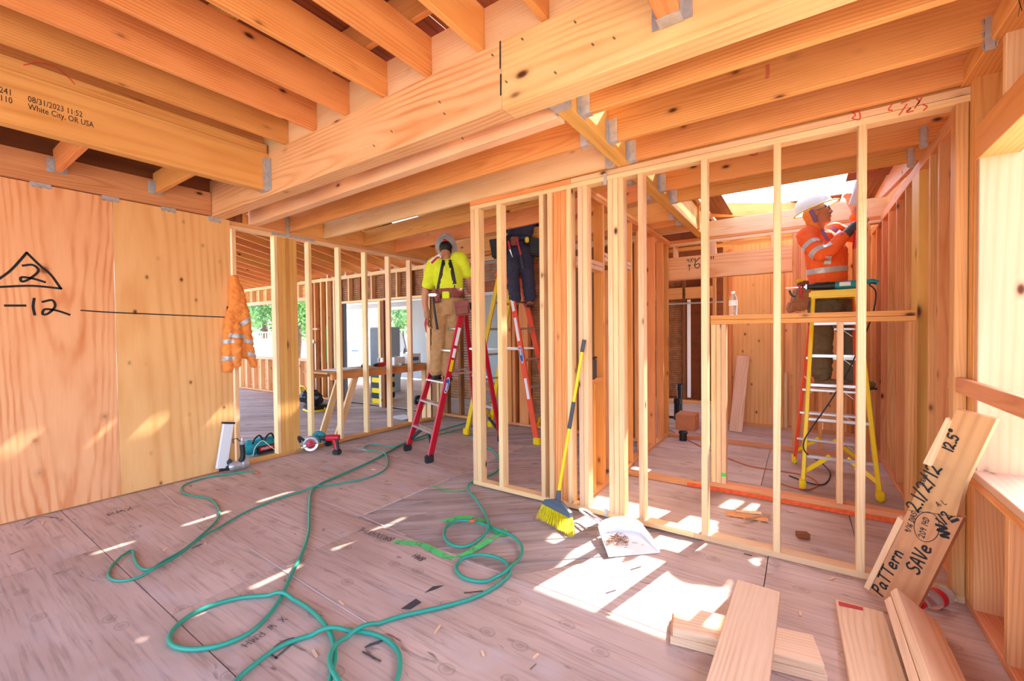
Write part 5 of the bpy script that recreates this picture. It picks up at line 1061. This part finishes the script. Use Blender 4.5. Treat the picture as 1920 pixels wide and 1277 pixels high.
# ---- circular saw
cs_ = thing('circular_saw', 'teal circular saw with a red blade resting on the floor', 'circular saw', (-4.82, 2.82, 0))
nb = Vector((.80, -.55, .15)).normalized(); cb = fl(583, 846)+Zv*.085; ub = nb.cross(Zv).normalized(); vb = nb.cross(ub)
lathe('blade', cs_, [(.08, 0), (.082, .001), (.082, .003), (.002, .0035)], cb+Zv*.0, 'steel', nb, 32); lathe('blade_disc', cs_, [(.055, .0036), (.055, .005), (.02, .006), (.012, .012), (.002, .013)], cb, 'red', nb, 24)
b = bmesh.new(); arc = [cb+nb*-.005+(ub*math.cos(a)+vb*math.sin(a)*-1)*.086 for a in [R(-10+20*k) for k in range(11)]]; arc = [p if p.z > cb.z-.02 else p for p in arc]; add_tube(b, [cb+nb*-.01+(ub*math.cos(R(18*k))+Zv*math.sin(R(18*k)))*.075 for k in range(11)], .024, 8); bmobj('blade_guard', b, 'galv', cs_, angle=60)
s0 = cb-ub*.16; s1 = cb+ub*.14; sd_ = ub if ub.x*CR.x+ub.y*CR.y > 0 else -ub
member('shoe', cs_, cb-sd_*.15+Vector((0, 0, -.05))+nb*.02, cb+sd_*.10+Vector((0, 0, .02))+nb*.02, .10, .005, 'steel', bev=0)
rbox('motor', cs_, cb+sd_*.08-nb*.07+Zv*.05, (.12, .10, .09), 'teal', None, .03); tube('rear_handle', cs_, smoothpath([cb+sd_*.03-nb*.04+Zv*.10, cb+sd_*.09-nb*.04+Zv*.13, cb+sd_*.15-nb*.04+Zv*.08, cb+sd_*.15-nb*.04+Zv*.0], 4), .021, 'teal'); tube('front_handle', cs_, smoothpath([cb-sd_*.07+Zv*.05, cb-sd_*.13+Zv*.10, cb-sd_*.11+Zv*.03], 4), .015, 'black'); rbox('battery', cs_, cb+sd_*.19-nb*.05+Zv*.0, (.08, .07, .09), 'black', None, .012)
# ---- red cordless tool
dv = thing('cordless_impact_tool', 'red and black cordless driver lying beside the circular saw', 'power tool', (-4.55, 2.98, 0))
d0 = fl(632, 852)+Zv*.03; rbox('battery', dv, d0, (.085, .075, .06), 'black', Matrix.Rotation(R(30), 3, 'Z'), .012); tube('grip', dv, [d0+Zv*.02, d0+Zv*.10+Vector((-.03, 0, 0)), d0+Zv*.15+Vector((-.05, -.01, 0))], [.025, .024, .030], 'red'); tube('motor_housing', dv, [d0+Zv*.16+Vector((.0, .03, 0)), d0+Zv*.16+Vector((-.06, -.01, 0)), d0+Zv*.155+Vector((-.13, -.05, 0))], [.036, .038, .034], 'red'); tube('head', dv, [d0+Zv*.155+Vector((-.13, -.05, 0)), d0+Zv*.15+Vector((-.19, -.08, 0))], [.036, .026], 'black'); tube('grip_pad', dv, [d0+Zv*.03+Vector((.026, .0, 0)), d0+Zv*.14+Vector((.0, .0, 0))], .016, 'black')
# ---- hoses and cords
def floorpath(q, z, sub=8): return smoothpath([fl(x, y, z) for x, y in q], sub)
def lay(q, r_, others=(), sub=8):
    """hose lying on the floor that climbs over itself and over hoses laid before it"""
    P = floorpath(q, r_+.002, sub); out = []
    for i, p in enumerate(P):
        z = p.z
        for Q, rq in [(P[:max(0, i-14)], r_)]+list(others):
            for w in Q:
                d = math.hypot(p.x-w.x, p.y-w.y)
                if d < .07: z = max(z, p.z+(rq+r_+.001)*math.cos(d/.07*PI/2))
        out.append(Vector((p.x, p.y, z)))
    return out
main = [(895, 788), (860, 797), (800, 815), (760, 830), (727, 848), (690, 868), (640, 890), (600, 908), (583, 925), (580, 960), (578, 1000), (565, 1040), (545, 1080), (528, 1118), (505, 1152), (470, 1185), (420, 1208), (370, 1217), (330, 1213), (317, 1196), (335, 1170), (375, 1144), (440, 1123), (505, 1117), (550, 1124), (590, 1150), (618, 1185), (628, 1225), (622, 1262), (610, 1300), (560, 1345), (470, 1330), (440, 1285), (480, 1244), (530, 1210), (590, 1190), (655, 1183), (710, 1192), (742, 1215), (750, 1245), (738, 1285), (690, 1320), (640, 1290), (618, 1245), (640, 1207), (690, 1178), (750, 1156), (830, 1138), (890, 1120), (932, 1098), (956, 1074), (944, 1051), (905, 1040), (868, 1047), (855, 1066), (872, 1084), (912, 1090), (950, 1076), (975, 1045), (978, 1024), (962, 1006), (930, 992), (890, 978), (858, 977), (838, 988), (833, 1006), (848, 1022), (875, 1024), (900, 1010), (916, 990), (912, 968), (895, 940), (878, 918), (882, 906), (910, 895), (932, 884), (938, 866), (925, 845), (900, 832), (882, 818)]
PM = lay(main, .0105)
hs_ = tag(tube('garden_hose', None, PM, .0105, 'greenhose', 10), 'thick green hose looping across the floor in the foreground', 'hose')
lathe('brass_coupling', hs_, [(.011, -.02), (.014, -.018), (.014, .018), (.011, .02)], fl(885, 977, .036), 'cordorange', (.8, .55, 0), 14)
h1_ = tag(tube('air_hose', None, lay([(480, 886), (465, 884), (430, 889), (385, 896), (345, 910), (344, 924), (370, 931), (395, 936), (410, 955), (408, 973), (385, 997), (345, 1030), (310, 1050), (285, 1066), (265, 1066), (253, 1050), (249, 1033), (238, 1036), (215, 1055), (203, 1076), (215, 1088), (248, 1086), (290, 1069), (340, 1040), (390, 1003), (470, 956), (560, 923), (640, 906), (690, 896), (722, 880), (727, 862), (716, 848), (695, 845), (682, 840), (696, 834), (722, 836), (745, 838), (780, 826), (860, 806), (905, 796)], .0075, [(PM, .0105)]), .0075, 'greenhose', 8), 'thin green air hose running from the nail gun with one loop', 'hose')
bfit = lathe('brass_fitting', h1_, [(.006, 0), (.013, .004), (.013, .03), (.008, .035), (.008, .05)], fl(478, 886, .013), 'cordorange', Vector((.7, .3, 0)), 12)
tag(tube('extension_cord', None, floorpath([(1256, 806), (1300, 830), (1340, 848), (1400, 872), (1470, 884), (1515, 893), (1533, 908), (1515, 918), (1480, 912), (1462, 905)], .007), .006, 'cordorange', 8), 'orange extension cord on the floor of the back room', 'cord')
tag(tube('power_cord', None, smoothpath([(.55, 4.865, 1.80), onY(1630, 533, 4.8), onY(1642, 548, 4.75), onY(1636, 590, 4.72), onY(1612, 650, 4.62), onY(1585, 705, 4.57), onY(1555, 755, 4.52), onY(1520, 805, 4.47), onY(1507, 830, 4.46), onY(1512, 850, 4.48), fl(1540, 868, .04), fl(1557, 888, .009), fl(1545, 908, .009), fl(1515, 905, .009), fl(1480, 892, .009)], 7), .0055, 'black', 8), 'black power cord hanging from the saw down the yellow ladder', 'cord')
# ---- reciprocating saw on the ladder cap
rs = thing('reciprocating_saw', 'teal and black reciprocating saw lying on the yellow ladder cap', 'power saw', (.2, 4.865, 1.757))
zs = 1.797; tube('gear_housing', rs, [(.04, 4.865, zs), (.10, 4.865, zs), (.25, 4.865, zs)], [.022, .030, .034], 'black'); tube('motor', rs, [(.25, 4.865, zs), (.29, 4.865, zs), (.43, 4.865, zs), (.45, 4.865, zs)], [.034, .039, .039, .034], 'teal'); sheet('blade', rs, [(-.13, 4.865, zs), (.04, 4.865, zs-.008), (.04, 4.865, zs+.008), (-.13, 4.865, zs+.002)], 'steel', .001); rbox('shoe', rs, (.035, 4.865, zs), (.012, .05, .05), 'steel'); tube('handle', rs, smoothpath([(.43, 4.865, zs+.01), (.50, 4.865, zs+.02), (.55, 4.865, zs-.0)], 4), .022, 'teal'); rbox('rating_label', rs, (.32, 4.823, zs+.005), (.08, .006, .035), 'paper', None, .002)
# ---- water bottle on the half wall
wbp = Vector((-.484, 4.095, 1.529)); wb_ = thing('water_bottle', 'clear plastic water bottle standing on the half-height wall', 'bottle', tuple(wbp))
lathe('bottle_body', wb_, [(.028, 0), (.032, .006), (.031, .05), (.033, .07), (.032, .12), (.029, .145), (.016, .175), (.0125, .182)], wbp, 'bottleclear'); lathe('bottle_cap', wb_, [(.015, .180), (.015, .198), (.012, .2)], wbp, 'white'); lathe('bottle_label', wb_, [(.0328, .085), (.0338, .086), (.0335, .125), (.0325, .126)], wbp, 'paper', caps=False)
# ---- work bench behind the open studs
tb = thing('work_bench', 'makeshift plywood work bench on a slanted leg behind the open studs', 'bench', (-5.35, 4.1, 0))
bx('bench_top', tb, -5.62, -5.06, 3.22, 5.15, .885, .905, 'patwood', 0); bx('bench_rail', tb, -5.12, -5.075, 3.30, 5.1, .80, .884, 'joist'); bx('bench_rail', tb, -5.6, -5.56, 3.30, 5.1, .80, .884, 'joist')
member('bench_leg', tb, (-5.15, 3.40, .0), (-5.15, 3.73, .88), .038, .089, 'stud', up=(0, 1, 0)); member('bench_leg', tb, (-5.5, 3.40, .0), (-5.5, 3.73, .88), .038, .089, 'stud', up=(0, 1, 0)); bx('bench_leg', tb, -5.55, -5.46, 5.0, 5.04, 0, .8, 'stud'); bx('bench_leg', tb, -5.2, -5.11, 5.0, 5.04, 0, .8, 'stud')
def onb(x, y, X): p = onX(x, y, X); return Vector((X, p.y, .906))
tag(rbox('paper_sheets', None, (-5.35, 3.62, .912), (.28, .42, .012), 'paper', Matrix.Rotation(R(8), 3, 'Z'), .002), 'loose white plan sheets lying on the work bench', 'paper')
tm = thing('tape_measure', 'black and silver tape measure on the work bench beside the plans', 'tape measure', (-5.2, 3.88, .906)); rbox('case', tm, (-5.2, 3.88, .942), (.05, .085, .07), 'darkgrey', None, .02); rbox('face_plate', tm, (-5.172, 3.88, .942), (.006, .05, .045), 'galv', None, .004); rbox('tape_tip', tm, (-5.2, 3.935, .915), (.025, .03, .004), 'yellow', None, .001)
dl = thing('red_drill', 'small red power tool lying on the work bench', 'power tool', (-5.2, 4.2, .906)); tube('body', dl, [(-5.2, 4.12, .942), (-5.2, 4.22, .945), (-5.2, 4.27, .945)], [.032, .034, .02], 'red'); tube('chuck', dl, [(-5.2, 4.12, .942), (-5.2, 4.05, .938)], [.028, .018], 'black'); rbox('battery', dl, (-5.25, 4.22, .935), (.05, .07, .05), 'black', None, .01)
tag(lathe('drinking_glass', None, [(.03, 0), (.038, .01), (.042, .12), (.040, .121)], (-5.4, 4.33, .906), 'bottleclear'), 'clear plastic jar standing on the work bench', 'jar')
bn = thing('parts_bin', 'clear plastic bin of screws on the work bench', 'bin', (-5.35, 4.62, .906)); bx('bin_wall', bn, -5.45, -5.27, 4.50, 4.72, .906, .915, 'white', 0); [bx('bin_wall', bn, *q, 'paper', 0) for q in ((-5.45, -5.445, 4.5, 4.72, .915, 1.03), (-5.275, -5.27, 4.5, 4.72, .915, 1.03), (-5.445, -5.275, 4.5, 4.505, .915, 1.03), (-5.445, -5.275, 4.715, 4.72, .915, 1.03))]
cb_ = thing('cardboard_box', 'white printed carton on the work bench by the person in lime', 'box', (-5.4, 4.98, .906)); rbox('carton', cb_, (-5.4, 4.98, .986), (.16, .26, .16), 'paper', None, .004); rbox('printed_panel', cb_, (-5.318, 4.98, .98), (.004, .16, .06), 'bluetape', None, .001)
tag(rbox('work_glove', None, (-5.17, 4.55, .925), (.08, .16, .035), 'plaster', Matrix.Rotation(R(30), 3, 'Z'), .015), 'grey work glove lying on the work bench edge', 'glove')
# ---- things standing further back
for i in range(3):
    c = thing('tool_case', ['yellow and black tool case, bottom of the stack of three', 'yellow and black tool case, middle of the stack of three', 'yellow and black tool case, topmost of the stack of three'][i], 'case', (-7.05, 5.72, .21*i), 'stacked tool cases')
    rbox('lower_shell', c, (-7.05, 5.72, .05+.21*i), (.34, .3, .10), 'yellow', None, .012); rbox('upper_shell', c, (-7.05, 5.72, .155+.21*i), (.36, .32, .108), 'black', None, .012)
gb = thing('grey_cabinet', 'tall grey metal cabinet in the finished room', 'cabinet', (-8.4, 6.9, 0)); rbox('carcass', gb, (-8.4, 6.9, .78), (.5, .5, 1.56), 'greywall', None, .01); rbox('door_panel', gb, (-8.4, 6.64, .78), (.46, .02, 1.48), 'drywallblue', None, .006); 
ja = thing('spray_bottle', 'green and yellow bottle standing on the grey cabinet', 'bottle', (-8.42, 6.9, 1.56)); lathe('bottle_body', ja, [(.06, 0), (.065, .1), (.05, .16), (.02, .2)], (-8.42, 6.9, 1.56), 'yellow'); lathe('bottle_top', ja, [(.067, .08), (.068, .14), (.05, .16)], (-8.42, 6.9, 1.56), 'greenpaint')
mn = thing('white_cart', 'white cart with a tilted board before the grey room window', 'cart', (-9.4, 8.2, 0)); rbox('panel', mn, (-9.4, 8.2, 1.15), (.5, .05, .55), 'whitetrim', Matrix.Rotation(R(15), 3, 'X'), .01); [tube('cart_leg', mn, [(-9.4+sx*.22, 8.2+sy*.2, 0), (-9.4+sx*.2, 8.2, 1.0)], .02, 'steel') for sx in (-1, 1) for sy in (-1, 1)]
for i in range(6): tag(member('long_board', None, (-8.2, 8.35+.13*i, .03+.0), (-4.2, 8.2+.13*i, .03), .11, .045, 'fir'), 'long board lying in the lumber pile of the finished room', 'lumber', 'boards stored in the finished room')
for i in range(5): tag(member('long_board', None, (-8.1, 8.42+.13*i, .078), (-4.3, 8.25+.13*i, .078), .11, .045, 'patwood'), 'long board lying in the lumber pile of the finished room', 'lumber', 'boards stored in the finished room')
gd_ = thing('bench_grinder', 'dark power tool standing on the floor of the finished room', 'power tool', (-5.95, 5.75, 0)); tube('body', gd_, [(-6.05, 5.75, .12), (-5.88, 5.75, .12)], .07, 'black'); tube('wheel', gd_, [(-6.10, 5.75, .12), (-6.06, 5.75, .12)], .10, 'darkgrey', 20); rbox('base', gd_, (-5.95, 5.75, .03), (.2, .16, .06), 'red', None, .01)
tag(sheet('plan_sheet', None, [(-5.75, 4.75, .002), (-5.35, 4.7, .002), (-5.3, 5.0, .002), (-5.7, 5.05, .002)], 'paper', .001), 'white paper sheet lying on the floor behind the bench', 'paper')
kb = thing('tool_heap_bag', 'black open tool bag with yellow handles on the side room floor', 'tool bag', (-8.2, 4.85, 0)); b = bmesh.new(); blob(b, (-8.2, 4.85, .14), (.26, .2, .15)); fuse('bag_body', b, .015, 2, 'black', kb, .03, 9); tube('bag_handle', kb, smoothpath([(-8.35, 4.75, .22), (-8.3, 4.7, .36), (-8.15, 4.7, .36), (-8.1, 4.75, .22)], 5), .015, 'yellow')
ks = thing('miter_saw', 'black and yellow power saw on the side room floor beside the tool bag', 'power saw', (-7.6, 4.6, 0)); rbox('base', ks, (-7.6, 4.6, .04), (.4, .3, .07), 'black', None, .02); tube('motor', ks, [(-7.7, 4.62, .16), (-7.5, 4.62, .16)], .07, 'black'); lathe('blade_guard', ks, [(.11, 0), (.115, .01), (.115, .04), (.03, .05)], (-7.6, 4.52, .15), 'darkgrey', (0, -1, 0)); tube('yellow_hose', ks, smoothpath([(-7.6, 4.35, .02), (-7.3, 4.3, .02), (-7.2, 4.5, .02), (-7.4, 4.65, .02)], 5), .018, 'yellow')
pf = thing('pipe_fixture', 'chrome pipe valve fixed between old studs of the rear wall', 'valve', (-8.74, 5.3, .2)); tube('riser', pf, [(-8.74, 5.30, .05), (-8.74, 5.30, 1.25)], .018, 'steel'); lathe('valve_knob', pf, [(.02, 0), (.05, .02), (.05, .05), (.01, .06)], (-8.74, 5.28, 1.25), 'steel', (0, -1, 0))
nb_ = thing('speaker_box', 'dark grey box resting on the niche ledge of the passage wall', 'box', (-1.50, 3.36, .994)); rbox('case', nb_, (-1.50, 3.36, 1.085), (.085, .20, .18), 'darkgrey', None, .012); rbox('lid', nb_, (-1.50, 3.36, 1.178), (.09, .205, .015), 'black', None, .004)
for x, y, h in ((-1.25, 5.72, .12), (-1.62, 7.0, .34), (-1.78, 7.9, .46)):
    lb = {.12: 'short black drain pipe stub before the far opening', .34: 'black drain pipe stub rising behind the wooden block', .46: 'tall black drain pipe with a wide collar near the lath wall'}[h]
    q_ = thing('drain_pipe', lb, 'pipe', (x, y, 0)); lathe('pipe', q_, [(.045, 0), (.045, h), (.038, h), (.038, h-.02)], (x, y, 0), 'abs'); lathe('collar', q_, [(.046, h*.75), (.056, h*.76), (.056, h-.01), (.046, h)], (x, y, 0), 'abs')
tag(bx('wooden_block', None, -1.48, -1.22, 6.3, 6.6, .0, .22, 'fir'), 'square brown timber block on the floor inside the far opening', 'block')
tag(member('leaning_board', None, fl(1379, 811)+Vector((0, 0, .0))+Vector((0, .02, .004)), Vector((-.70, 7.02, 1.02)), .16, .03, 'offcut', up=(0, -1, .3)), 'pale board leaning on the plywood back wall', 'board')
db = thing('splintered_scrap', 'splintered wood scrap with sawdust on the floor behind the partition', 'scrap wood', tuple(fl(1400, 968)))
member('splinter', db, fl(1362, 962, .012), fl(1440, 975, .012), .05, .018, 'joist'); member('splinter', db, fl(1380, 958, .012), fl(1428, 962, .03), .03, .012, 'stud'); member('splinter', db, fl(1395, 972, .03), fl(1442, 968, .012), .02, .01, 'patwood')
bm = bmesh.new()
for i in range(90):
    a = fl(random.gauss(1410, 25), random.gauss(966, 6), .003); d = Vector((random.gauss(0, 1), random.gauss(0, 1), .2)).normalized()*.012; add_tube(bm, [a-d, a+d], .002, 4)
o = bmobj('shavings', bm, 'offcut', db); o['kind'] = 'stuff'
nails = [(870, 1112, 905, 1108), (1182, 1068, 1202, 1062), (1000, 968, 1003, 976), (1395, 1038, 1410, 1042), (995, 1255, 1005, 1245), (1440, 1055, 1460, 1062), (360, 1028, 378, 1020), (110, 1075, 132, 1066), (1135, 1112, 1155, 1106), (680, 1222, 714, 1240)]
for i, (x0, y0, x1, y1) in enumerate(nails): tag(tube('loose_nail', None, [fl(x0, y0, .004), fl(x1, y1, .004)], .0028, 'steel' if i % 3 else 'bark', 6), 'loose steel nail lying on the dusty floor', 'nail', 'loose nails on the floor')
chips = [(225, 1022), (385, 1018), (310, 1030), (545, 1060), (700, 880), (1140, 1150), (1005, 1230), (1500, 1150), (1560, 1085), (820, 1180), (590, 1225), (80, 980), (640, 1130), (905, 1225), (1600, 1260)]
for x, y in chips:
    a = fl(x, y, .003); d = Vector((random.gauss(0, 1), random.gauss(0, 1), 0)).normalized()*random.uniform(.012, .028); tag(member('wood_chip', None, a-d, a+d, .010, .005, 'offcut', bev=0), 'small pale wood chip lying on the dusty floor', 'wood chip', 'wood chips on the floor')
cn = thing('nail_strip', 'short strip of collated nails lying on the floor', 'nail strip', tuple(fl(700, 1212)))
for k in range(7): tube('nail', cn, [fl(684+k*4, 1214-k*1.2, .003), fl(696+k*4, 1206-k*1.2, .003)], .0025, 'darkgrey', 5)
bpy.data.scenes.remove(TMP)
